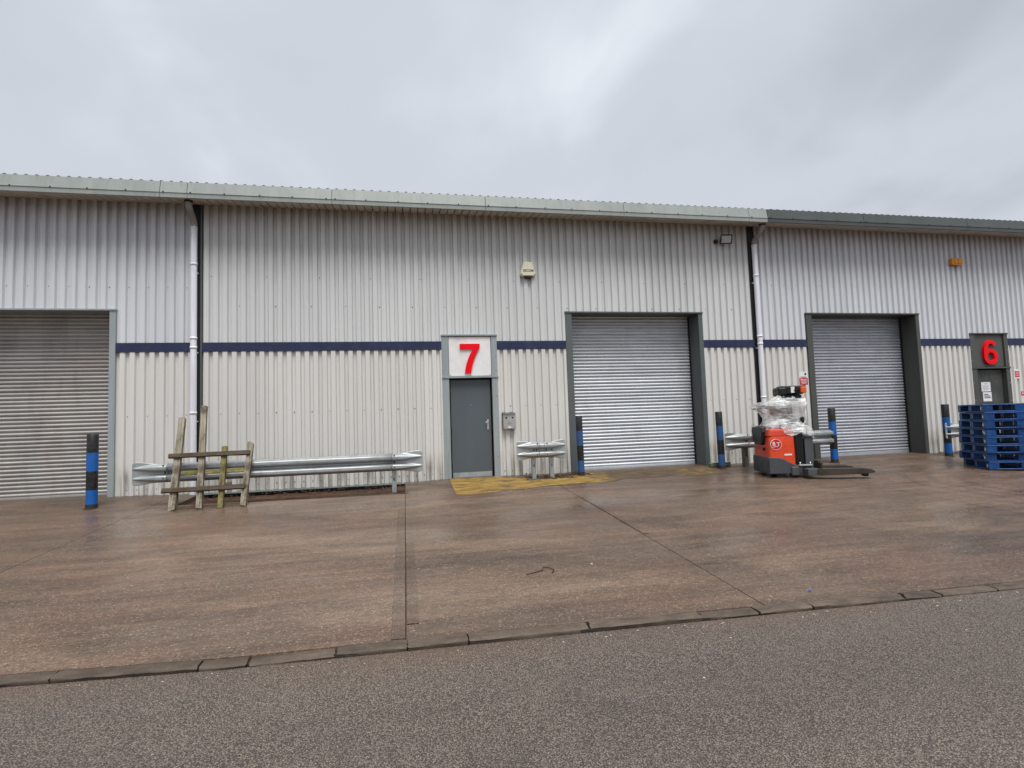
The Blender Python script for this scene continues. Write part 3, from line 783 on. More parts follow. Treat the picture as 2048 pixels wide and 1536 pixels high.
def roof(unit, x0, x1, m):
    """ribbed roof sheet; the rib ends show above the fascia"""
    mb = MB(); x = x0 + 0.02; s = 0.105
    prof = []
    while x < x1 - 0.06:
        prof += [(x, 0.0), (x + 0.100, 0.0), (x + 0.116, 0.030), (x + 0.142, 0.030)]; x += PITCH
    prof.append((x1, 0))
    for y in (-0.48, 14.0):
        for px, pz in prof: mb.v.append((px, y, 5.772 + pz + (y + 0.48) * s))
    n_ = len(prof)
    for i in range(n_ - 1): mb.f.append((i, i + 1, n_ + i + 1, n_ + i))
    o = mb.build('roof_sheet', m, unit, fix=False)
    sm = o.modifiers.new('thickness', 'SOLIDIFY'); sm.thickness = 0.012; sm.offset = 1
def shell(unit, x0, x1, ends):
    mb = MB().box(x0, x1, 13.9, 14.05, -0.4, 7.1); mb.build('rear_wall', 'clad_up', unit)
    for e_ in ends:
        MB().prism([(0.06, -0.3), (13.9, -0.3), (13.9, 7.05), (0.06, 5.6)], 'x', e_ - 0.06, e_ + 0.06).build('end_wall', 'clad_up', unit)
def shutter_bay(unit, xa, xb, mf, ms, zt=3.50, zb=-0.02, mreveal=None, wl=0.150, wr=0.105):
    """frame flashings, deep reveals and a slatted roller shutter"""
    D = 0.46; mreveal = mreveal or mf
    MB().box(xa, xa + wl, -0.012, 0.045, -0.06, zt - 0.034).build('frame_jamb', mf, unit, bevel=0.004)
    MB().box(xb - wr, xb, -0.012, 0.045, -0.06, zt - 0.034).build('frame_jamb', mf, unit, bevel=0.004)
    MB().box(xa + wl - 0.03, xa + wl, 0.047, D + 0.2, -0.06, zt - 0.036).build('reveal_panel', mreveal, unit)
    MB().box(xb - wr, xb - wr + 0.03, 0.047, D + 0.2, -0.06, zt - 0.036).build('reveal_panel', mreveal, unit)
    MB().box(xa + wl - 0.03, xb - wr + 0.03, 0.047, D + 0.2, zt - 0.033, zt).build('head_panel', mreveal, unit)
    mb = MB().box(xa - 0.008, xb + 0.008, -0.030, 0.046, zt - 0.033, zt); mb.build('lintel_flashing', mf, unit, bevel=0.003)
    sh = empty('roller_shutter', (0, 0, 0)); sh.parent = unit
    x0, x1 = xa + wl - 0.005, xb - wr - 0.02; p = 0.075
    prof = []
    for i in range(11):
        t = i / 10; prof.append((-0.019 * math.sin(math.pi * min(1, t / 0.80)) ** 0.8 if t < 0.80 else 0.014, t * p))
    mb = MB()
    for xx in (x0, x1):
        for (y, z) in prof: mb.v.append((xx, D + y, z))
    n_ = len(prof)
    for i in range(n_ - 1): mb.f.append((i, n_ + i, n_ + i + 1, i + 1))
    me = mb.mesh('slat'); me.materials.append(MT[ms]); me.shade_smooth()
    z = zb + 0.09; k = 0
    while z < zt - 0.02:
        o = link('slat', me, sh); o.location = (0, random.uniform(-0.0018, 0.0018), z); o.rotation_euler = (random.uniform(-0.02, 0.02) * 0, 0, 0)
        z += p; k += 1
    MB().box(x0, x1, D - 0.022, D + 0.02, zb, zb + 0.088).build('bottom_bar', ms, sh, bevel=0.006)
    MB().box(x0 - 0.02, x1 + 0.04, D + 0.03, D + 0.06, -0.1, zt).build('shutter_backing', 'lining', sh)
    MB().box(x1, x1 + 0.02, D - 0.05, D + 0.03, -0.06, zt - 0.04).build('guide_channel', 'blk', sh)
    MB().box(x0 - 0.02, x0, D - 0.05, D + 0.03, -0.06, zt - 0.04).build('guide_channel', 'blk', sh)
    return sh
def door_bay(unit, xa, xb, mf, md, zt=3.0, zbar=2.10, worn=False):
    ix0, ix1 = xa + 0.143, xb - 0.125
    MB().box(xa, ix0, -0.014, 0.05, -0.05, zbar - 0.018).build('door_surround', mf, unit, bevel=0.004)
    MB().box(ix1, xb, -0.014, 0.05, -0.05, zbar - 0.018).build('door_surround', mf, unit, bevel=0.004)
    MB().box(xa, ix0, -0.014, 0.05, zbar + 0.018, zt - 0.034).build('door_surround', mf, unit, bevel=0.004)
    MB().box(ix1, xb, -0.014, 0.05, zbar + 0.018, zt - 0.034).build('door_surround', mf, unit, bevel=0.004)
    MB().box(xa - 0.006, xb + 0.006, -0.034, 0.05, zt - 0.033, zt).build('lintel_flashing', mf, unit, bevel=0.003)
    MB().box(xa - 0.002, xb + 0.012, -0.032, 0.05, zbar - 0.017, zbar + 0.017).build('transom_flashing', mf, unit, bevel=0.003)
    MB().box(ix1 - 0.012, ix1 + 0.02, 0.052, 0.20, -0.05, zbar).build('door_reveal', 'blk' if not worn else mf, unit)
    MB().box(ix0 - 0.02, ix0 + 0.012, 0.052, 0.20, -0.05, zbar).build('door_reveal', 'blk' if not worn else mf, unit)
    MB().box(ix0 + 0.012, ix1 - 0.012, 0.16, 0.20, -0.05, 2.16).build('door_backing', 'blk', unit)
    MB().box(ix0 + 0.012, ix1 - 0.012, 0.051, 0.155, zbar - 0.016, zbar + 0.6).build('door_head', 'blk', unit)
    d = MB().box(ix0 + 0.028, ix1 - 0.030, 0.085, 0.135, 0.012, zbar - 0.05).build('door_leaf', md, unit, bevel=0.003)
    lx = ix1 - 0.10
    if not worn:
        MB().box(ix0 + 0.045, ix1 - 0.045, 0.078, 0.0845, 0.025, 0.125).build('kick_plate', 'galv', d)
        MB().bbox(lx - 0.022, lx + 0.022, 0.074, 0.0845, 0.98, 1.20, 0.004).build('handle_plate', 'steel', d)
        mb = MB().tube([(lx, 0.075, 1.15), (lx, 0.045, 1.15), (lx - 0.02, 0.040, 1.15), (lx - 0.065, 0.042, 1.148)], 0.009, 8); mb.build('door_handle', 'steel', d, True)
        MB().tube([(lx, 0.0845, 1.02), (lx, 0.062, 1.02)], 0.014, 10).build('lock_cylinder', 'steel', d, True)
        MB().dome(((ix0 + ix1) / 2, 0.0845, 1.52), 0.012, n=8).build('peephole', 'steel', d, fix=False)
        for hz in (0.25, 1.0, 1.75):
            MB().tube([(ix0 + 0.024, 0.078, hz - 0.06), (ix0 + 0.024, 0.078, hz + 0.06)], 0.010, 8).build('hinge', 'blk', d)
    else:
        MB().bbox(ix0 + 0.065, ix0 + 0.11, 0.066, 0.0845, 1.05, 1.22, 0.005).build('handle_plate', 'blk', d)
        MB().tube([(ix0 + 0.088, 0.07, 1.16), (ix0 + 0.088, 0.04, 1.16), (ix0 + 0.18, 0.038, 1.155)], 0.010, 8).build('door_handle', 'blk', d, True)
    mb = MB()
    for z in (0.12, 0.45, 0.85, 1.25, 1.7, 2.25, 2.55): mb.dome((xb - 0.035, -0.0145, z), 0.013); mb.dome((xa + 0.012, -0.0145, z + 0.03), 0.011)
    tag(mb.build('surround_rivets', 'steel', unit, fix=False), kind='stuff')
    return ix0, ix1
def downpipe(unit, x, y, xo, zb, m='pipe'):
    """plastic rainwater pipe with a swan neck up to the gutter outlet"""
    r = 0.0575
    p = MB().tube([(x, y, zb), (x, y, 5.10)], r, 16).build('downpipe', m, unit, True, fix=False); autosmooth(p)
    path = []
    a, b = Vector((x, y, 5.08)), Vector((xo, -0.36, 5.50))
    for i in range(13):
        t = i / 12; s_ = sstep(0.12, 0.88, t); q = a.lerp(b, s_); q.z = a.z + (b.z - a.z) * t; path.append(q)
    autosmooth(MB().tube(path, r * 1.03, 16).build('pipe_bend', 'pipe_old', p, True, fix=False))
    for z in (5.06, 4.35, 2.92, 2.74, 1.50):
        MB().tube([(x, y, z - 0.012), (x, y, z + 0.030)], r + 0.006, 16).build('pipe_collar', m, p, True, fix=False)
    for z in (4.2, 2.66, 1.35):
        MB().box(x - 0.060, x + 0.060, y + 0.03, y + 0.09, z - 0.012, z + 0.012).build('pipe_bracket', m, p)
    MB().tube([(xo, -0.36, 5.46), (xo, -0.36, 5.54)], r + 0.012, 16).build('gutter_outlet', 'blk', p, True, fix=False)
    return p
def gap(unit, x0, x1, m):
    MB().box(x0, x1, 0.02, 0.30, -0.3, Z_TOP).build('gap_infill', 'lining', unit)
    MB().box(x1 - 0.030, x1 - 0.004, -0.006, 0.018, 0.0, Z_TOP - 0.02).build('corner_flashing', m, unit)
def drip(unit, x0, x1, m, z=-0.03):
    MB().prism([(-0.055, z - 0.004), (-0.055, z), (0.0, z + 0.026), (0.045, z + 0.030), (0.045, z - 0.004)], 'x', x0, x1).build('base_flashing', m, unit)

# ---- unit on the left
u8 = empty('warehouse_unit', (-6.0, 0, 0)); u8_parts0 = set(bpy.data.objects)
tag(u8, 'warehouse unit at the left edge with weathered brown grey roller shutter', 'warehouse', 'terraced warehouse units')
def world_children(unit):
    """parts were modelled in world coordinates: keep them there"""
    T = Matrix.Translation(unit.location).inverted()
    for c in unit.children: c.matrix_parent_inverse = T
X8a, X8b = -11.9, -4.740
op8 = [(-9.30, -6.022, 3.50)]
ph8 = -5.909
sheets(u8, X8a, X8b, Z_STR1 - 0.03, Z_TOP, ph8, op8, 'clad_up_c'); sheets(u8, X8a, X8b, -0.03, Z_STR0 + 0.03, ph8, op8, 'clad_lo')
lining(u8, X8a, X8b, op8); band(u8, X8a, X8b, op8)
screw_rows(u8, [(3.925, 2, 0), (1.478, 2, 0), (0.118, 1, 0)], X8a, X8b, ph8, op8)
shutter_bay(u8, -9.30, -6.022, 'sage', 'shut8', zb=-0.03)
drip(u8, -6.0, X8b, 'dsage', -0.06)
J8 = [-11.9, -11.11, -8.10, -5.087, -4.63]
fascia(u8, J8, 'sagef'); soffit(u8, X8a, -4.63); roof(u8, X8a, -4.63, 'roof'); shell(u8, X8a, -4.63, [X8a + 0.07])
downpipe(u8, -4.668, -0.075, -4.668, -0.06)
MB().box(-4.738, -4.722, -0.004, 0.05, -0.02, Z_TOP - 0.02).build('corner_flashing', 'dsage', u8)
world_children(u8)

# ---- middle unit, number 7
u7 = empty('warehouse_unit', (1.4, 0, 0))
tag(u7, 'middle warehouse unit with slate door and bright galvanised roller shutter', 'warehouse', 'terraced warehouse units')
X7a, X7b = -4.545, 7.285
op7 = [(0.013, 1.18, 3.0), (2.705, 5.984, 3.50)]
ph7 = -4.4735
gap(u7, -4.72, X7a, 'dsage')
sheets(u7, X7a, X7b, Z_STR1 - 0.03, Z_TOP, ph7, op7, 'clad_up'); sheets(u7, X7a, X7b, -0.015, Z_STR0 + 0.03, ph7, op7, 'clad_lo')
lining(u7, X7a, X7b, op7); band(u7, X7a, X7b, op7)
screw_rows(u7, [(4.166, 6, 0), (3.58, 4, 1), (1.478, 2, 1), (0.118, 1, 0)], X7a, X7b, ph7, op7)
shutter_bay(u7, 2.705, 5.984, 'dsage', 'shut7', zb=-0.025)
d7 = door_bay(u7, 0.013, 1.18, 'sage', 'door')
drip(u7, X7a, 0.01, 'dsage', -0.028); drip(u7, 1.185, 2.70, 'soil', -0.035)
fascia(u7, [-4.63, -2.064, 0.948, 3.964, 6.971, 7.441], 'sagef'); soffit(u7, -4.63, 7.441); roof(u7, -4.63, 7.441, 'roof'); shell(u7, -4.63, 7.441, [])
world_children(u7)

# ---- unit on the right, number 6
u6 = empty('warehouse_unit', (12.0, 0, 0))
tag(u6, 'right warehouse unit with dark green grey trim and fascia', 'warehouse', 'terraced warehouse units')
X6a, X6b = 7.452, 18.6
op6 = [(8.698, 11.925, 3.50), (13.429, 14.618, 3.0)]
ph6 = 7.777
gap(u6, 7.285, 7.452, 'green')
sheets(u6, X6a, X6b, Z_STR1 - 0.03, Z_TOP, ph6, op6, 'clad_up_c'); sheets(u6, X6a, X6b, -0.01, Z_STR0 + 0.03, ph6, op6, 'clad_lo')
lining(u6, X6a, X6b, op6); band(u6, X6a, X6b, op6)
screw_rows(u6, [(4.166, 2, 0), (1.478, 2, 0), (0.118, 1, 0)], X6a, X6b, ph6, op6)
shutter_bay(u6, 8.698, 11.925, 'green', 'shut6', zb=0.0)
d6 = door_bay(u6, 13.429, 14.618, 'green', 'door6', worn=True)
fascia(u6, [7.441, 10.0, 13.0, 16.0, 18.6], 'greenf', 0.006); soffit(u6, 7.441, 18.6); roof(u6, 7.441, 18.6, 'greenf'); shell(u6, 7.441, 18.6, [18.53])
downpipe(u6, 7.382, -0.075, 7.42, -0.02)
world_children(u6)

# ================================================================== NUMBER SIGNS
def arc(cx, cz, r, a0, a1, n, rz=None):
    rz = rz or r
    return [(cx + r * math.cos(R(a0 + (a1 - a0) * i / n)), cz + rz * math.sin(R(a0 + (a1 - a0) * i / n))) for i in range(n + 1)]
def strip_prism(left, right, y0, y1):
    """solid between two matching outlines, in the facade plane"""
    mb = MB(); n_ = len(left)
    for y in (y0, y1):
        for p in left: mb.v.append((p[0], y, p[1]))
        for p in right: mb.v.append((p[0], y, p[1]))
    for i in range(n_ - 1):
        a, b, c, d = i, i + 1, n_ + i + 1, n_ + i
        mb.f += [(a, b, c, d), (2 * n_ + d, 2 * n_ + c, 2 * n_ + b, 2 * n_ + a), (a, 2 * n_ + a, 2 * n_ + b, b), (c, 2 * n_ + c, 2 * n_ + d, d)]
    mb.f += [(0, n_, 3 * n_, 2 * n_), (n_ - 1, 3 * n_ - 1, 4 * n_ - 1, 2 * n_ - 1)]
    return mb
s7 = empty('number_sign', (0.6, 0, 2.1))
tag(s7, 'white square sign with big red 7 above the slate door', 'number sign', 'unit number signs')
child_at(MB().bbox(0.162, 1.048, 0.0, 0.030, 2.124, 2.956, 0.008).build('sign_panel', 'white'), s7)
x0, z0, w7, h7 = 0.395, 2.185, 0.418, 0.615
pts = [(0, 1), (1, 1), (1, 0.875), (0.88, 0.74), (0.75, 0.55), (0.64, 0.34), (0.57, 0.14), (0.535, 0), (0.225, 0), (0.245, 0.12), (0.31, 0.31), (0.41, 0.50), (0.52, 0.66), (0.65, 0.815), (0, 0.815)]
child_at(MB().prism([(x0 + u * w7, z0 + v * h7) for u, v in pts], 'y', -0.034, -0.002).build('digit', 'red'), s7)
mb = MB()
for x in (0.19, 0.61, 1.02): mb.dome((x, -0.001, 2.15), 0.012)
mb.dome((0.385, -0.001, 2.885), 0.009)
child_at(tag(mb.build('sign_screws', 'steel', fix=False), kind='stuff'), s7)
s6 = empty('number_sign', (14.0, 0, 2.1))
tag(s6, 'dark grey sign panel with big red 6 above the charcoal door', 'number sign', 'unit number signs')
child_at(MB().bbox(13.575, 14.49, 0.02, 0.045, 2.124, 2.956, 0.006).build('sign_panel', 'green'), s6)
cx, cz = 14.02, 2.505
H = 0.64; ro_, ri_ = 0.215, 0.105
# bowl of the 6 and its curved stem
outer = arc(cx, z0 + 0.205, 0.215, 0, 360, 36, 0.205); inner = arc(cx, z0 + 0.20, 0.112, 0, 360, 36, 0.112)
mb6 = strip_prism(outer, inner, -0.036, 0.018)
oL = arc(cx + 0.02, z0 + 0.315, 0.235, 190, 90, 16, 0.315) + arc(cx + 0.02, z0 + 0.46, 0.18, 88, 22, 7, 0.17)
oR = arc(cx + 0.02, z0 + 0.305, 0.135, 190, 90, 16, 0.235) + arc(cx + 0.02, z0 + 0.46, 0.085, 88, 22, 7, 0.08)
st6 = strip_prism(oL, oR, -0.0365, 0.0175)
mb6.add(st6.v, st6.f)
child_at(mb6.build('digit', 'red'), s6)

# ================================================================== WALL FITTINGS
def fitting(name, loc, label, cat, group=None):
    return tag(empty(name, loc), label, cat, group)
# cream alarm bell box with blue lettering
a7 = fitting('alarm_box', (1.905, -0.004, 4.40), 'cream tapered alarm box with blue lettering on the upper wall', 'alarm box', 'alarm boxes')
sil = [(-0.075, 0.165), (0.075, 0.165), (0.10, 0.145), (0.165, -0.075), (0.165, -0.105), (0.125, -0.15), (-0.125, -0.15), (-0.165, -0.105), (-0.165, -0.075), (-0.10, 0.145)]
mb = MB(); n_ = len(sil)
for s_, y in ((1.04, 0.0), (1.04, -0.035), (0.90, -0.085)):
    for u, v in sil: mb.v.append((u * s_, y, v * s_))
for l_ in range(2):
    for i in range(n_): mb.f.append((l_ * n_ + i, l_ * n_ + (i + 1) % n_, (l_ + 1) * n_ + (i + 1) % n_, (l_ + 1) * n_ + i))
mb.f += [tuple(range(n_)), tuple(2 * n_ + i for i in range(n_))[::-1]]
o = mb.build('cover', 'alarm', a7)
text_mesh('SECOM', 0.072, 'lettering', 'ink', o, Matrix.Translation((0, -0.0865, -0.035)) @ FRONT, 0.001, sx=1.0, bold=0.0015)
MB().prism([(-0.10, -0.157), (0.10, -0.157), (0.05, -0.20), (-0.05, -0.20)], 'y', -0.06, -0.008).build('strobe', 'blk', a7)
# orange alarm box
a6 = fitting('alarm_box', (13.15, -0.004, 4.83), 'small orange alarm box high on the right unit', 'alarm box', 'alarm boxes')
mb = MB(); sil = [(-0.17, 0.06), (-0.13, 0.09), (0.15, 0.09), (0.17, 0.07), (0.17, -0.07), (0.14, -0.09), (0.03, -0.09), (0, -0.115), (-0.03, -0.09), (-0.14, -0.09), (-0.17, -0.06)]
mb.prism(sil, 'y', -0.09, 0.0); mb.build('cover', 'alarm_o', a6, bevel=0.012)
MB().bbox(-0.10, 0.13, -0.104, -0.091, -0.055, 0.06, 0.006).build('front_plate', 'alarm_o', a6)
MB().box(0.008, 0.014, -0.107, -0.1045, -0.05, 0.055).build('seam', 'blk', a6)
# floodlight
fl = fitting('floodlight', (6.58, -0.004, 5.16), 'black floodlight tilted down below the eaves beside the right pipe', 'floodlight')
fl2 = MB().bbox(-0.13, 0.13, -0.025, 0.025, -0.105, 0.105, 0.012).build('lamp_body', 'blk', fl)
fl2.location = (0.03, -0.16, 0.02); fl2.rotation_euler = (R(20), R(8), R(-32))
MB().box(-0.105, 0.105, -0.030, -0.0255, -0.080, 0.080).build('lens', 'glass', fl2)
for i in range(5): MB().box(-0.11 + i * 0.05, -0.10 + i * 0.05, 0.0255, 0.05, -0.09, 0.09).build('cooling_fin', 'blk', fl2)
MB().tube([(-0.02, 0.03, 0.0), (-0.06, -0.06, 0.01), (-0.10, -0.12, 0.01), (-0.02, -0.13, 0.01)], 0.011, 8).build('bracket', 'blk', fl)
MB().bbox(-0.20, -0.12, -0.07, 0.03, -0.04, 0.04, 0.01).build('sensor', 'blk', fl)
# wall box
wbx = fitting('wall_box', (1.385, 0, 1.16), 'brushed steel box with two dark slots on the wall right of the slate door', 'wall box')
MB().bbox(-0.13, 0.13, -0.095, 0.03, -0.165, 0.13, 0.006).build('body', 'steel', wbx)
MB().prism([(-0.115, 0.131), (0.031, 0.131), (0.031, 0.185), (0.02, 0.185)], 'x', -0.135, 0.135).build('lid', 'tgrey2', wbx)
for sx in (-0.068, 0.068):
    MB().prism([(sx - 0.020, 0.085), (sx + 0.020, 0.085), (sx + 0.018, 0.060), (sx, 0.045), (sx - 0.018, 0.060)], 'y', -0.0985, -0.0955).build('slot', 'blk', wbx)
MB().box(-0.035, 0.035, -0.0975, -0.0955, -0.145, -0.115).build('label_plate', 'white', wbx)
MB().box(-0.055, 0.045, -0.0972, -0.0955, -0.065, -0.058).build('engraved_line', 'tgrey2', wbx)
MB().tube([(-0.02, -0.0955, -0.03), (-0.02, -0.100, -0.03)], 0.009, 8).build('lock', 'tgrey', wbx)
# alarm warning sign left of the right shutter
ws = fitting('warning_sign', (8.52, -0.004, 1.94), 'white and red alarm warning sign on the wall above the truck', 'sign', 'wall signs')
MB().box(-0.105, 0.105, -0.006, 0.0, 0.0, 0.145).build('upper_plate', 'paper', ws)
MB().box(-0.110, 0.110, -0.007, -0.001, -0.160, -0.004).build('lower_plate', 'signred', ws)
text_mesh('Alarm', 0.070, 'lettering', 'paper', ws, Matrix.Translation((-0.005, -0.0085, -0.045)) @ FRONT, 0.0008, bold=0.001)
for i, w in enumerate((0.075, 0.082, 0.06)): MB().box(-w, w, -0.0085, -0.0072, -0.094 - i * 0.022, -0.086 - i * 0.022).build('text_line', 'paper', ws)
MB().box(-0.08, 0.08, -0.0075, -0.0062, 0.012, 0.028).build('text_line', 'ink', ws)
MB().prism([(0.055 + 0.03 * math.cos(R(a)), 0.09 + 0.03 * math.sin(R(a))) for a in range(0, 360, 30)], 'y', -0.0075, -0.0062).build('emblem', 'tgrey', ws)
# notices on the charcoal door
pn = fitting('paper_notice', (13.92, 0.082, 1.60), 'upper white paper notice with fine print on the charcoal door', 'notice', 'paper notices on the charcoal door')
MB().box(-0.145, 0.145, -0.001, 0.0012, -0.10, 0.14).build('sheet', 'paper', pn)
for i in range(6): MB().box(-0.11, 0.11 - 0.03 * (i % 3), -0.0022, -0.0012, 0.045 - i * 0.022, 0.050 - i * 0.022).build('text_line', 'tgrey2', pn)
MB().box(-0.05, 0.05, -0.0022, -0.0012, 0.09, 0.10).build('text_line', 'ink', pn)
pn2 = fitting('paper_notice', (13.94, 0.082, 1.36), 'lower white paper notice with bold lines on the charcoal door', 'notice', 'paper notices on the charcoal door')
MB().box(-0.135, 0.135, -0.001, 0.0012, -0.115, 0.12).build('sheet', 'paper', pn2)
for i, w in enumerate((0.07, 0.10, 0.11)): MB().box(-0.10, -0.10 + 2 * w * 0.95, -0.0022, -0.0012, 0.052 - i * 0.042, 0.074 - i * 0.042).build('text_line', 'ink', pn2)
# red notices right of the charcoal door
rs = fitting('warning_sign', (14.83, -0.004, 1.92), 'red and white warning sign right of the charcoal door', 'sign', 'wall signs')
MB().box(-0.075, 0.075, -0.006, 0.0, -0.11, 0.13).build('plate', 'white', rs)
MB().box(-0.070, 0.070, -0.0075, -0.0062, -0.075, 0.085).build('red_field', 'signred', rs)
for i in range(3): MB().box(-0.05, 0.05, -0.0090, -0.0077, 0.045 - i * 0.04, 0.056 - i * 0.04).build('text_line', 'white', rs)
rs2 = fitting('warning_sign', (14.955, -0.004, 1.42), 'tiny red square sign low on the wall at the right edge', 'sign', 'wall signs')
MB().box(-0.04, 0.04, -0.005, 0.0, -0.05, 0.05).build('plate', 'signred', rs2)
MB().box(-0.025, 0.025, -0.0065, -0.0052, -0.01, 0.02).build('text_line', 'white', rs2)

# ================================================================== BOLLARDS
def bollard(x, y, r, label, fade, lean=0.0):
    b = tag(empty('bollard', (x, y, gz(x, y))), label, 'bollard', 'striped bollards')
    h = 1.225; q = h / 4
    for i in range(4):
        z0_, z1_ = i * q - (0.1 if i == 0 else 0.0), (i + 1) * q
        path = [(0, 0, z0_), (0, 0, z1_)]; rr = r
        if i == 3: path = [(0, 0, z0_), (0, 0, z1_ - 0.008), (0, 0, z1_)]; rr = [r, r, r - 0.008]
        o = MB().tube(path, rr, 28, cap=(i == 3)).build('painted_band', 'bblack' if i % 2 else ('bblue_f' if fade else 'bblue'), b, fix=False); autosmooth(o, 50)
    MB().tube([(0, 0, -0.03), (0, 0, 0.006), (0, 0, 0.012)], [r + 0.03, r + 0.025, r], 24).build('mortar_collar', 'mortar', b, fix=False)
    MB().tube([(0, 0, 0.0), (0, 0, 0.05), (0, 0, 0.075)], [r + 0.0012, r + 0.0012, r + 0.0006], 28, cap=False).build('dirt_film', 'mortar', b, fix=False)
    b.rotation_euler = (0, lean, 0)
    return b
bollard(-5.861, -1.04, 0.083, 'black and bright blue bollard in front of the left brown shutter', False, 0.004)
bollard(2.79, -0.45, 0.070, 'black and faded blue bollard at the left side of the bright shutter', True, -0.008)
bollard(5.93, -0.55, 0.073, 'black and faded blue bollard at the right side of the bright shutter', True, -0.01)
bollard(8.70, -0.59, 0.077, 'black and bright blue bollard at the left side of the dark framed shutter', False)
bollard(11.83, -0.57, 0.078, 'black and blue bollard at the right side of the dark framed shutter', False)

# ================================================================== CRASH BARRIERS
def wy(z, w, d):
    """depth of the W section at height z: two ridges"""
    y = 0.0
    for c in (-0.083, 0.083):
        t = abs(z - c) / w
        if t < 1: y = max(y, d * (1 - sstep(0.30, 1.0, t)))
    return -y
def wgrid(stations, thick=0.005):
    """stations: (x, half_height, ridge_half_width, depth, y_offset)"""
    NZ = 34; mb = MB()
    for x, hh, w, d, yo in stations:
        for k in range(NZ + 1):
            z = -hh + 2 * hh * k / NZ; mb.v.append((x, wy(z, w, d) + yo, z))
    for i in range(len(stations) - 1):
        for k in range(NZ):
            a = i * (NZ + 1) + k; mb.f.append((a, a + NZ + 1, a + NZ + 2, a + 1))
    return mb
def barrier(x0, x1, y, ztop, posts, label, mpost='galv', ends='ff', overlap=None, flare=0.45):
    zc = ztop - 0.155
    b = tag(empty('crash_barrier', (x0, y, gz(x0, y))), label, 'crash barrier', 'galvanised crash barriers')
    def put(mb, name, m, smooth=False):
        o = mb.build(name, m, None, fix=False)
        if smooth: autosmooth(o, 60)
        child_at(o, b); return o
    a0 = x0 + (flare if ends[0] == 'f' else 0.0); a1 = x1 - (flare if ends[1] == 'f' else 0.0)
    hh = 0.155
    def solid(o):
        s_ = o.modifiers.new('thickness', 'SOLIDIFY'); s_.thickness = 0.004; s_.offset = 0
    st = [(a0 + (a1 - a0) * i / 6, hh, 0.074, 0.083, 0) for i in range(7)]
    mb = wgrid(st); mb.v = [(p[0], p[1] + y, p[2] + zc) for p in mb.v]; o = put(mb, 'rail', 'galv', True); solid(o)
    for side, xa, sg in (('l', a0, -1), ('r', a1, 1)):
        if ends[0 if side == 'l' else 1] != 'f': continue
        st = []
        for t in [i / 12 * 0.84 for i in range(13)] + [0.87, 0.90, 0.925, 0.945, 0.962, 0.976, 0.988, 0.996, 1.0]:
            Lf = flare + 0.10; x = xa + sg * (-0.10 + Lf * t)
            u = max(0.0, (t - 0.25) / 0.75); rem = Lf * (1 - t)
            h2 = hh + 0.036 * sstep(0.30, 0.85, t)
            if rem < 0.055: h2 -= 0.055 - math.sqrt(max(0.0, 0.055 ** 2 - (0.055 - rem) ** 2))
            st.append((x, h2, 0.074 - 0.052 * sstep(0.0, 0.95, u), 0.083 * max(0.0, 1 - u ** 1.5) + 0.001, -0.0055))
        if sg < 0: st = st[::-1]
        mb = wgrid(st); mb.v = [(p[0], p[1] + y, p[2] + zc) for p in mb.v]; o = put(mb, 'end_piece', 'galv', True); solid(o)
        mb = MB()
        for dz in (0.083, -0.083, 0.0): mb.dome((xa + sg * -0.05, y - (0.088 if dz else 0.012), zc + dz + (0.045 if dz > 0 else 0)), 0.016, n=8)
        put(mb, 'bolt', 'tgrey')
    for px in posts:
        g_ = -0.085 if -4.9 < px < -0.5 else gz(px, y)
        mb = MB().box(px - 0.03, px + 0.048, y + 0.03, y + 0.036, g_ - 0.05, zc + 0.13)
        mb.box(px - 0.03, px - 0.024, y + 0.036, y + 0.14, g_ - 0.05, zc + 0.13).box(px - 0.03, px + 0.048, y + 0.14, y + 0.146, g_ - 0.05, zc + 0.13)
        p_ = put(mb, 'post', mpost)
        sl = MB().box(px - 0.002, px + 0.014, y + 0.0265, y + 0.029, g_ + 0.24, g_ + 0.29).build('slot', 'blk', None); sl.parent = p_; 
        bp = MB().box(px - 0.09, px + 0.10, y - 0.05, y + 0.19, g_ - 0.02, g_ + 0.008).build('base_plate', 'galvold', None); bp.parent = p_
        bt = MB().dome((px + 0.005, y - 0.004, zc), 0.020, n=8).build('bolt', 'tgrey', None, fix=False); bt.parent = p_
    return b
barrier(-5.22, -0.46, -1.14, 0.645, [-4.62, -0.98], 'long galvanised crash barrier behind the broken pallet')
barrier(1.415, 2.435, -0.58, 0.715, [1.765, 2.135], 'short galvanised crash barrier between the slate door and bright shutter', flare=0.36)
barrier(5.98, 8.62, -0.62, 0.715, [6.50, 8.0], 'galvanised crash barrier on rusty posts behind the orange truck', 'galvold', 'fn')
barrier(11.72, 13.3, -0.62, 0.735, [12.6], 'galvanised crash barrier with rounded end behind the blue pallets', 'galv', 'fn')

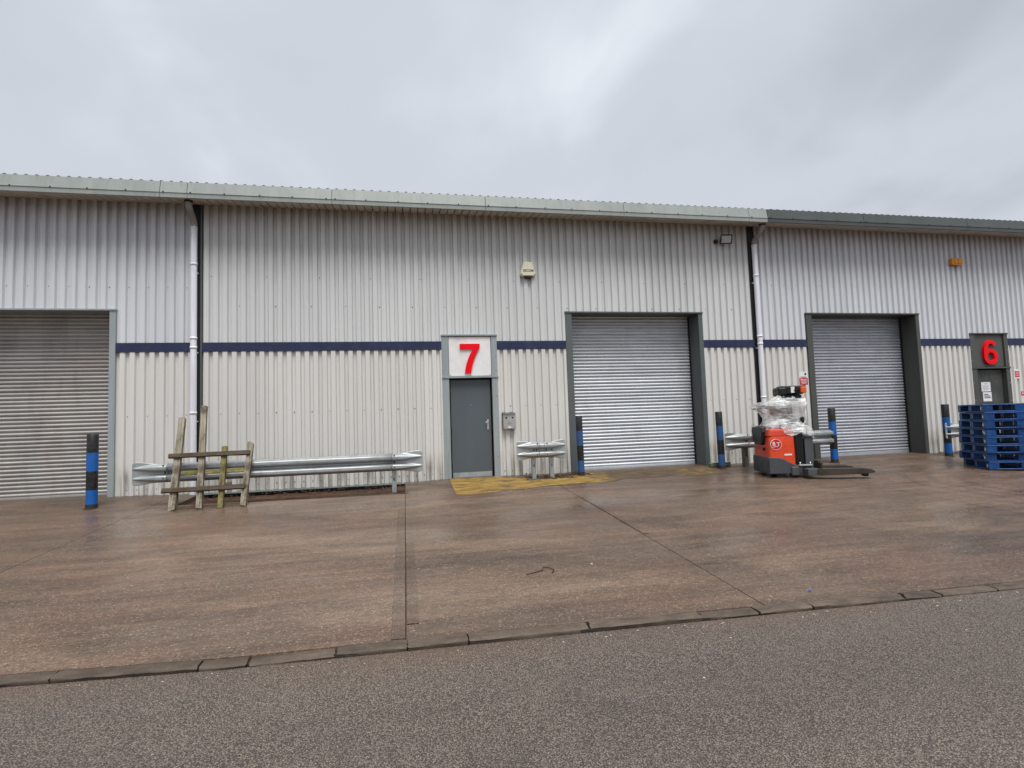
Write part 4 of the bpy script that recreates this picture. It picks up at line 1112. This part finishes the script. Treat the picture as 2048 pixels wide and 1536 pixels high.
# ================================================================== BROKEN PALLET LEANING ON THE LONG BARRIER
bp = tag(empty('broken_pallet', (-3.95, -1.63, -0.082)), 'broken weathered wooden pallet leaning on the long crash barrier', 'pallet')
LK = 0.46
def lp(x, z, off=0.0):
    """point on the leaning plane, 'off' towards the viewer"""
    n_ = Vector((0, -1, LK)).normalized()
    return Vector((x, -1.63 + LK * (z + 0.082), z)) + n_ * off
def plank(a, b, w, d, off, m, name, jag=0.0, wend=None):
    a3, b3 = lp(*a, off), lp(*b, off); L = (b3 - a3).length; t = (b3 - a3).normalized()
    nrm = Vector((0, -1, LK)).normalized(); sd = nrm.cross(t).normalized(); nrm = t.cross(sd)
    NS = 8; mb = MB()
    for i in range(NS + 1):
        u = L * i / NS
        for k, (j, q) in enumerate(((-1, -1), (1, -1), (1, 1), (-1, 1))):
            ww = w * (1 + random.uniform(-0.05, 0.05)) if wend is None else w + (wend - w) * i / NS
            uu = u + (random.uniform(-jag, jag) if i in (0, NS) else 0)
            mb.v.append((uu, j * ww / 2 + random.uniform(-0.002, 0.002), q * d / 2 + random.uniform(-0.0015, 0.0015)))
    for i in range(NS):
        for k in range(4): mb.f.append((i * 4 + k, i * 4 + (k + 1) % 4, i * 4 + 4 + (k + 1) % 4, i * 4 + 4 + k))
    mb.f += [(0, 3, 2, 1), (NS * 4, NS * 4 + 1, NS * 4 + 2, NS * 4 + 3)]
    o = mb.build(name, m)
    Mx = Matrix((t, sd, nrm)).transposed().to_4x4(); Mx.translation = a3
    o.data.transform(Matrix()); o.matrix_world = Mx; o.parent = bp
    o.matrix_parent_inverse = Matrix.Translation(bp.location).inverted()
    bv = o.modifiers.new('bevel', 'BEVEL'); bv.width = 0.004; bv.segments = 1
    return o
plank((-4.43, -0.085), (-4.53, 1.39), 0.105, 0.085, 0.0, 'wood_p', 'stringer', 0.02, 0.095)
plank((-4.03, -0.080), (-4.215, 1.60), 0.090, 0.085, 0.0, 'wood_p', 'stringer', 0.02)
plank((-3.715, -0.085), (-3.785, 0.89), 0.080, 0.080, 0.0, 'wood_g', 'stringer', 0.012)
plank((-3.375, -0.080), (-3.375, 0.94), 0.090, 0.085, 0.0, 'wood_p', 'stringer', 0.03)
plank((-4.61, 0.745), (-3.36, 0.755), 0.075, 0.050, 0.062, 'wood_d', 'deck_board', 0.012)
plank((-4.62, 0.205), (-3.37, 0.212), 0.075, 0.050, 0.062, 'wood_d', 'deck_board', 0.012)
plank((-4.50, 0.50), (-3.42, 0.515), 0.075, 0.022, -0.050, 'wood_g', 'deck_board', 0.012)
plank((-4.45, -0.03), (-3.42, -0.03), 0.085, 0.022, -0.052, 'wood_d', 'deck_board', 0.012)
plank((-3.74, 0.275), (-3.60, 0.285), 0.05, 0.05, 0.0, 'wood_d', 'broken_stub', 0.01)

# ================================================================== BLUE PLASTIC PALLETS
PL, PW, PH = 1.2, 1.0, 0.161
def pallet_meshes():
    r_ = {}
    mb = MB().bbox(0, PL, 0, PW, 0.132, 0.157, 0.006)
    for i in range(1, 12): mb.box(i * 0.1 - 0.004, i * 0.1 + 0.004, 0.03, PW - 0.03, 0.1572, 0.1592)
    r_['deck'] = mb
    r_['runner_long'] = MB().bbox(0, PL, 0, 0.11, 0.0, 0.024, 0.005)
    r_['runner_short'] = MB().bbox(0, 0.11, 0, PW - 0.224, 0.002, 0.022, 0.004)
    r_['block'] = MB().prism([(0, 0), (0.16, 0), (0.16, 0.11), (0, 0.11)], 'z', 0.025, 0.131)
    r_['sticker'] = MB().box(0, 0.035, -0.0015, 0.0, 0, 0.05)
    out = {}
    for k, mb in r_.items():
        o = mb.build(k, 'white' if k == 'sticker' else 'pallet'); out[k] = o.data; bpy.data.objects.remove(o)
    return out
PM = pallet_meshes()
ORD = ['bottom', 'second from the bottom', 'third from the bottom', 'fourth from the bottom', 'fourth from the top', 'third from the top', 'second from the top', 'top']
PX, PY = 10.455, -2.53
pyaw = R(-26.5)
for i in range(8):
    yaw = pyaw + R(random.uniform(-1.8, 1.8)); jx, jy = random.uniform(-0.022, 0.022), random.uniform(-0.02, 0.02)
    g0 = gz(PX + 0.4, PY) + 0.012
    p = tag(empty('plastic_pallet', (PX + jx, PY + jy, g0 + i * PH), yaw), 'blue plastic pallet, %s of the stack at the right edge' % ORD[i], 'pallet', 'stacked blue plastic pallets')
    # the deck runs along +x from the near corner; depth runs along +y
    link('deck', PM['deck'], p)
    for yy in (0, PW / 2 - 0.055, PW - 0.11):
        o = link('runner', PM['runner_long'], p); o.location = (0, yy, 0)
        for xx in (0.0, PL / 2 - 0.08, PL - 0.16):
            o = link('block', PM['block'], p); o.location = (xx, yy, 0)
    for xx in (0.0, PL / 2 - 0.055, PL - 0.11):
        for y_ in (0.112,):
            o = link('cross_runner', PM['runner_short'], p); o.location = (xx, y_, 0)
    o = link('sticker', PM['sticker'], p); o.location = (-0.0005, 0.095, 0.05); o.rotation_euler = (0, 0, R(-90))

# ================================================================== STACKER TRUCK
TR = tag(empty('stacker_truck', (6.20, -1.5, gz(6.2, -1.5)), R(-15)), 'orange and grey stacker truck wrapped in clear film by the wall', 'stacker truck')
Wd = 0.40
# chassis skirt with swooping upper edge
side = [(0.0, 0.05), (0.0, 0.36), (0.03, 0.375), (0.17, 0.365), (0.28, 0.335), (0.38, 0.275), (0.47, 0.225), (0.62, 0.205), (0.62, 0.05)]
MB().prism(side, 'y', -Wd - 0.02, Wd + 0.02).build('chassis', 'tgrey', TR, bevel=0.016)
MB().box(-0.012, 0.0, -Wd + 0.02, Wd - 0.02, 0.07, 0.33).build('bumper_plate', 'tgrey', TR, bevel=0.005)
# orange bodywork, tapered, rounded
def rounded_body(x0, x1, y0, y1, z0, z1, taper, rr, m, name):
    mb = MB(); N = 6
    def ring(a, b, c, d, z, r_):
        pts = []
        for cx_, cy_, a0 in ((b - r_, d - r_, 0), (a + r_, d - r_, 90), (a + r_, c + r_, 180), (b - r_, c + r_, 270)):
            for k in range(N + 1):
                an = R(a0 + 90 * k / N); pts.append((cx_ + r_ * math.cos(an), cy_ + r_ * math.sin(an), z))
        return pts
    lv = []
    for t, ins in ((0, 0), (0.3, taper * 0.3), (0.6, taper * 0.6), (0.88, taper * 0.9), (0.95, taper + 0.012), (0.985, taper + 0.03), (1.0, taper + 0.06)):
        z = z0 + (z1 - z0) * t; lv.append(ring(x0 + ins, x1 - ins * 0.2, y0 + ins * 0.4, y1 - ins * 0.4, z, rr))
    k = len(lv[0])
    for l_ in lv: mb.v += l_
    for i in range(len(lv) - 1):
        for j in range(k): mb.f.append((i * k + j, i * k + (j + 1) % k, (i + 1) * k + (j + 1) % k, (i + 1) * k + j))
    mb.f += [tuple(range(k))[::-1], tuple((len(lv) - 1) * k + j for j in range(k))]
    o = mb.build(name, m, TR, fix=False); autosmooth(o, 40); return o
body = rounded_body(0.012, 0.52, -Wd, Wd, 0.20, 0.80, 0.025, 0.05, 'orange', 'body_panel')
rounded_body(0.020, 0.515, -Wd + 0.008, Wd - 0.008, 0.782, 0.905, 0.02, 0.06, 'orangelid', 'body_lid')
# backrest pad at the rear corner
mb = MB().prism([(-0.19, 0.64), (-0.13, 0.60), (0.20, 0.60), (0.27, 0.66), (0.33, 0.86), (0.30, 0.95), (-0.20, 0.95), (-0.23, 0.86)], 'x', -0.035, 0.05)
mb.build('backrest_pad', 'tblack', TR, bevel=0.018)
MB().prism([(-0.21, 0.905), (0.30, 0.905), (0.30, 0.965), (-0.18, 0.965)], 'x', 0.03, 0.18).build('pad_cushion', 'tblack', TR, bevel=0.02)
MB().box(0.005, 0.020, -0.20, -0.10, 0.49, 0.545).build('grip_slot', 'blk', TR)
# round emblem with letters
ring_o = arc(0, 0, 0.105, 0, 360, 40); ring_i = arc(0, 0, 0.099, 0, 360, 40)
em = empty('emblem', (0.155, -Wd - 0.0005, 0.615)); em.parent = TR
MB().prism(arc(0, 0, 0.0975, 0, 359, 39), 'y', -0.0022, 0.012).build('disc', 'signred', em)
strip_prism(ring_o, ring_i, -0.003, 0.010).build('ring', 'white', em)
text_mesh('B', 0.104, 'letter', 'white', em, Matrix.Translation((-0.040, -0.0035, 0.010)) @ FRONT, 0.0012, bold=0.001)
text_mesh('T', 0.108, 'letter', 'white', em, Matrix.Translation((0.044, -0.0035, -0.002)) @ FRONT, 0.0012, bold=0.001)
MB().bar((-0.075, -0.0030, -0.048), (0.03, -0.0030, -0.036), 0.008, 0.002, up=(0, 1, 0)).build('stroke', 'white', em)
# battery, mast and carriage
MB().bbox(0.53, 0.68, -0.37, 0.37, 0.14, 0.88, 0.012).build('battery_case', 'tblack', TR)
for i in range(4): MB().box(0.55 + i * 0.032, 0.56 + i * 0.032, -0.376, -0.3705, 0.22, 0.80).build('battery_rib', 'tblack', TR)
for sy in (-1, 1):
    MB().prism([(0.70, 0.06), (0.70, 0.70), (0.74, 0.76), (0.86, 0.76), (0.86, 0.30), (0.84, 0.06)], 'y', sy * 0.34 - 0.035, sy * 0.34 + 0.035).build('mast_channel', 'tgrey2', TR, bevel=0.008)
MB().box(0.69, 0.88, -0.40, 0.40, 0.745, 0.775).build('mast_crosshead', 'tgrey', TR, bevel=0.006)
MB().box(0.76, 0.82, -0.30, 0.30, 0.10, 0.70).build('lift_plate', 'tblack', TR)
for yy in (-0.12, 0.12): MB().tube([(0.74, yy, 0.1), (0.74, yy, 0.73)], 0.035, 12).build('lift_cylinder', 'tgrey', TR, True)
MB().box(0.55, 0.80, -0.44, -0.36, 0.195, 0.225).build('step_plate', 'steel', TR, bevel=0.005)
for xx in (0.58, 0.77): MB().tube([(xx, -0.40, 0.22), (xx, -0.40, 0.265)], 0.017, 8).build('bolt', 'steel', TR, True)
# carriage and outrigger legs
MB().prism([(0.62, 0.035), (0.62, 0.155), (0.95, 0.155), (1.02, 0.12), (1.02, 0.035)], 'y', -0.62, -0.40).build('leg_housing', 'tgrey2', TR, bevel=0.01)
MB().prism([(0.62, 0.035), (0.62, 0.155), (0.95, 0.155), (1.02, 0.12), (1.02, 0.035)], 'y', 0.06, 0.24).build('leg_housing', 'tgrey2', TR, bevel=0.01)
MB().box(0.86, 0.90, -0.52, 0.22, 0.12, 0.30).build('fork_carriage', 'fork', TR, bevel=0.006)
for y0_, y1_ in ((-0.64, -0.47), (0.05, 0.21)):
    f_ = MB().prism([(0.80, 0.03), (0.80, 0.155), (1.64, 0.145), (1.76, 0.125), (1.82, 0.09), (1.82, 0.06), (1.64, 0.04)], 'y', y0_, y1_).build('fork', 'fork', TR, bevel=0.008)
    MB().tube([(1.67, y0_ + 0.02, 0.028), (1.67, y1_ - 0.02, 0.028)], 0.04, 14).build('load_wheel', 'tblack', f_, True)
    MB().prism([(0.86, 0.12), (0.86, 0.26), (0.89, 0.26), (0.89, 0.12)], 'y', y0_ + 0.01, y1_ - 0.01).build('fork_heel', 'fork', f_)
w_ = MB().bbox(0.40, 0.535, -Wd - 0.055, -Wd + 0.02, 0.02, 0.185, 0.012).build('wheel_cover', 'tgrey2', TR)
MB().tube([(0.467, -Wd - 0.03, 0.05), (0.467, -Wd + 0.10, 0.05)], 0.055, 16).build('castor_wheel', 'tblack', TR, True)
MB().tube([(0.25, -0.06, 0.105), (0.25, 0.06, 0.105)], 0.11, 18).build('drive_wheel', 'tblack', TR, True)
# control column, head unit
MB().bbox(0.44, 0.62, -0.14, 0.14, 0.88, 1.52, 0.02).build('control_column', 'tblack', TR)
MB().bbox(0.56, 0.80, -0.24, 0.02, 0.93, 1.14, 0.025).build('seat_cushion', 'tblack', TR)
MB().bbox(0.30, 0.60, -0.22, 0.22, 1.16, 1.36, 0.04).build('console', 'tgrey2', TR)
MB().tube([(0.40, 0.16, 1.30), (0.20, 0.20, 1.36), (0.02, 0.22, 1.38), (-0.03, 0.10, 1.33)], 0.035, 10).build('tiller_arm', 'tgrey', TR, True)
hd = MB().bbox(0.43, 0.86, -0.16, 0.15, 1.53, 1.70, 0.025).build('head_unit', 'tblack', TR)
MB().bbox(0.35, 0.52, -0.19, 0.13, 1.50, 1.67, 0.03).build('head_module', 'tblack', hd)
MB().bbox(0.40, 0.82, -0.13, 0.12, 1.39, 1.525, 0.02).build('head_bracket', 'tblack', hd)
MB().tube([(0.44, -0.15, 1.39), (0.44, -0.15, 1.50)], 0.06, 12).build('motor', 'tblack', hd, True)
MB().box(0.60, 0.67, -0.166, -0.161, 1.56, 1.68).build('rating_label', 'white', hd)
MB().box(0.62, 0.68, -0.138, -0.1305, 1.45, 1.49).build('rating_label', 'white', hd)
MB().bbox(0.775, 0.885, -0.21, -0.10, 1.55, 1.67, 0.015).build('amber_lamp', 'lamp', hd)
MB().tube([(0.66, -0.17, 1.60), (0.72, -0.18, 1.63), (0.75, -0.17, 1.58), (0.70, -0.14, 1.50), (0.62, -0.12, 1.46)], 0.012, 6).build('cable', 'blk', hd, True)
hd.location.z = 0.05
for zz in (1.61, 1.52): MB().tube([(0.34, -0.05, zz), (0.40, -0.05, zz)], 0.014, 8).build('peg', 'blk', hd, True)
MB().tube([(0.83, -0.20, 0.80), (0.835, -0.20, 1.50)], 0.016, 8).build('guard_post', 'white', TR, True)
# clear film wound round the operator station
rings = [(0.86, 0.10, 0.80, 0.30), (0.92, 0.03, 0.85, 0.33), (0.98, 0.06, 0.85, 0.33), (1.04, 0.10, 0.85, 0.30), (1.10, 0.13, 0.86, 0.27), (1.17, 0.10, 0.86, 0.27), (1.23, 0.06, 0.86, 0.30), (1.29, -0.01, 0.87, 0.32), (1.33, -0.09, 0.88, 0.34), (1.38, -0.08, 0.90, 0.34), (1.42, 0.02, 0.91, 0.32), (1.45, 0.16, 0.91, 0.30), (1.47, 0.28, 0.90, 0.27), (1.50, 0.34, 0.88, 0.23)]
mb = MB(); NA = 44
rg = random.Random(3)
for zi, (z, xa_, xb_, hy) in enumerate(rings):
    for k in range(NA):
        a = 2 * math.pi * k / NA; ca, sa = math.cos(a), math.sin(a)
        sq = lambda v: math.copysign(abs(v) ** 0.65, v)
        wob = 1 + 0.05 * math.sin(5 * a + z * 9) + 0.025 * math.sin(9 * a - z * 17) + rg.uniform(-0.018, 0.018)
        mb.v.append(((xa_ + xb_) / 2 + (xb_ - xa_) / 2 * sq(ca) * wob, hy * sq(sa) * wob, z + 0.03 * math.sin(3 * a + 1.0) * (0.4 if zi > 1 else 1) + rg.uniform(-0.006, 0.006) - 0.06 * (ca > 0.3) * (zi == 0)))
for i in range(len(rings) - 1):
    for k in range(NA): mb.f.append((i * NA + k, i * NA + (k + 1) % NA, (i + 1) * NA + (k + 1) % NA, (i + 1) * NA + k))
autosmooth(mb.build('stretch_film', 'film', TR, fix=False), 60)
mb = MB()
for j in range(9):
    x = 0.30 + 0.07 * j
    mb.v += [(x, -0.38 - 0.02 * math.sin(j), 0.915 + 0.03 * math.sin(j * 1.3)), (x + 0.02, -0.40, 0.84 - 0.05 * math.sin(j * 0.9) - 0.012 * j), (x, -0.25, 0.96 + 0.02 * math.sin(j * 2.1))]
for j in range(8): mb.f += [(3 * j, 3 * j + 1, 3 * j + 4, 3 * j + 3), (3 * j + 2, 3 * j, 3 * j + 3, 3 * j + 5)]
autosmooth(mb.build('loose_film', 'film', TR, fix=False), 60)
# film drawn up from the tiller to the head, and a thin tail hanging at the rear corner
mb = MB()
for j in range(7):
    t_ = j / 6
    mb.v += [(0.02 + 0.36 * t_, -0.10 - 0.05 * t_, 1.40 + 0.20 * t_ ** 1.4), (0.10 + 0.30 * t_, -0.22, 1.40 + 0.10 * t_), (0.24 + 0.2 * t_, -0.28, 1.38 + 0.05 * t_)]
for j in range(6): mb.f += [(3 * j, 3 * j + 1, 3 * j + 4, 3 * j + 3), (3 * j + 1, 3 * j + 2, 3 * j + 5, 3 * j + 4)]
autosmooth(mb.build('loose_film', 'film', TR, fix=False), 60)
mb = MB()
for j in range(9):
    t_ = j / 8
    mb.v += [(-0.02 - 0.10 * t_, 0.28 + 0.06 * math.sin(j), 1.02 - 0.42 * t_), (0.06 - 0.05 * t_, 0.34, 1.00 - 0.36 * t_)]
for j in range(8): mb.f.append((2 * j, 2 * j + 1, 2 * j + 3, 2 * j + 2))
autosmooth(mb.build('loose_film', 'film', TR, fix=False), 60)
MB().box(0.30, 0.44, -Wd - 0.0028, -Wd + 0.004, 0.40, 0.43).build('rating_label', 'paper', TR)
MB().box(0.505, 0.512, -Wd - 0.004, -Wd + 0.01, 0.24, 0.78).build('panel_gap', 'blk', TR)

# ================================================================== SMALL THINGS ON THE GROUND
# bent wire
def gp(x, y, h): return (x, y, gz(x, y) + h)
tag(MB().tube([gp(0.36, -6.10, 0.006), gp(0.46, -6.06, 0.006), gp(0.53, -6.03, 0.010), gp(0.565, -5.95, 0.014), gp(0.62, -5.99, 0.012), gp(0.645, -6.05, 0.010), gp(0.60, -6.13, 0.006)], 0.0045, 6).build('bent_wire', 'rustw', None, True),
    'thin bent rusty wire lying on the concrete near the kerb', 'wire')
# mossy channel at the foot of the bollard
ch = tag(empty('metal_channel', (6.03, -0.34, gz(6.03, -0.34))), 'mossy pale metal channel at the foot of the wall right of the shutter', 'channel')
MB().bbox(-0.27, 0.22, -0.05, 0.05, 0.005, 0.085, 0.008).build('channel', 'moss', ch)
MB().box(-0.18, 0.22, -0.055, 0.03, 0.0875, 0.095).build('channel_lip', 'galv', ch)
# leaves
def scatter(name, m, label, cat, n_, fx, fs, seed, flat=0.4, rise=0.0):
    rg = random.Random(seed); mb = MB()
    for _ in range(n_):
        x, y, h = fx(rg); s_ = rg.uniform(*fs); a = rg.uniform(0, 6.28); z = gz(x, y) + h
        tx, ty = rg.uniform(-flat, flat), rg.uniform(-flat, flat)
        pts = []
        for k in range(5):
            an = a + k * 2 * math.pi / 5; r_ = s_ * rg.uniform(0.5, 1.0) * (1.5 if k == 0 else 1)
            dx, dy = math.cos(an) * r_, math.sin(an) * r_ * 0.7
            pts.append((x + dx, y + dy, z + max(0.002, s_ * 0.35 + dx * tx + dy * ty)))
        c = (x, y, z + s_ * (0.35 + rise)); o_ = len(mb.v); mb.v += pts + [c]
        for k in range(5): mb.f.append((o_ + k, o_ + (k + 1) % 5, o_ + 5))
    o = mb.build(name, m, None, fix=False); tag(o, label, cat, kind='stuff'); return o
scatter('leaf_litter', 'leaf', 'brown dead leaves heaped under the short crash barrier', 'leaves', 420,
        lambda r: (lambda x: (x, -0.30 + r.gauss(0, 0.13) - 0.18 * math.sin((x - 1.6) * 2.6), abs(r.gauss(0, 0.016))))(r.uniform(1.62, 3.0)), (0.012, 0.032), 5, 0.9)
scatter('leaf_litter', 'leaf', 'dead leaves and twigs along the foot of the left wall', 'leaves', 420,
        lambda r: (r.uniform(-5.6, -0.8), -0.12 - abs(r.gauss(0, 0.28)), -0.05 if False else abs(r.gauss(0, 0.01)) - 0.045), (0.010, 0.026), 6, 0.9)
scatter('leaf_litter', 'leaf', 'dead leaves along the wall on the right', 'leaves', 150,
        lambda r: (r.uniform(11.95, 13.4), -0.05 - abs(r.gauss(0, 0.12)), abs(r.gauss(0, 0.01))), (0.010, 0.024), 8, 0.9)
scatter('grit', 'chip', 'pale stone grit scattered over the concrete apron', 'grit', 620,
        lambda r: (r.uniform(-6, 9), -7.1 + 6.6 * r.random() ** 1.5, 0.0), (0.003, 0.0085), 9, 0.1, 0.4)
scatter('grit', 'chip', 'pale stone chips along the foot of the kerb', 'grit', 90,
        lambda r: (lambda x: (x, yk(x) - 0.16 - abs(r.gauss(0, 0.06)), -0.393 - gz(x, yk(x) - 0.16)))(r.uniform(-4, 5)), (0.004, 0.013), 10, 0.3, 0.4)
def scrap(x, y, sz, m, label):
    g_ = gz(x, y)
    tag(MB().add([(x, y, g_ + 0.004), (x + sz, y - 0.2 * sz, g_ + 0.4 * sz), (x + 0.9 * sz, y - sz, g_ + 0.004), (x + 0.1 * sz, y - 0.8 * sz, g_ + 0.3 * sz)], [(0, 1, 2), (0, 2, 3)]).build('litter', m), label, 'litter')
scrap(2.60, -7.10, 0.026, 'bblue', 'tiny scrap of blue litter behind the kerb')
scrap(1.05, -5.95, 0.022, 'paper', 'tiny scrap of white paper on the concrete right of the wire')
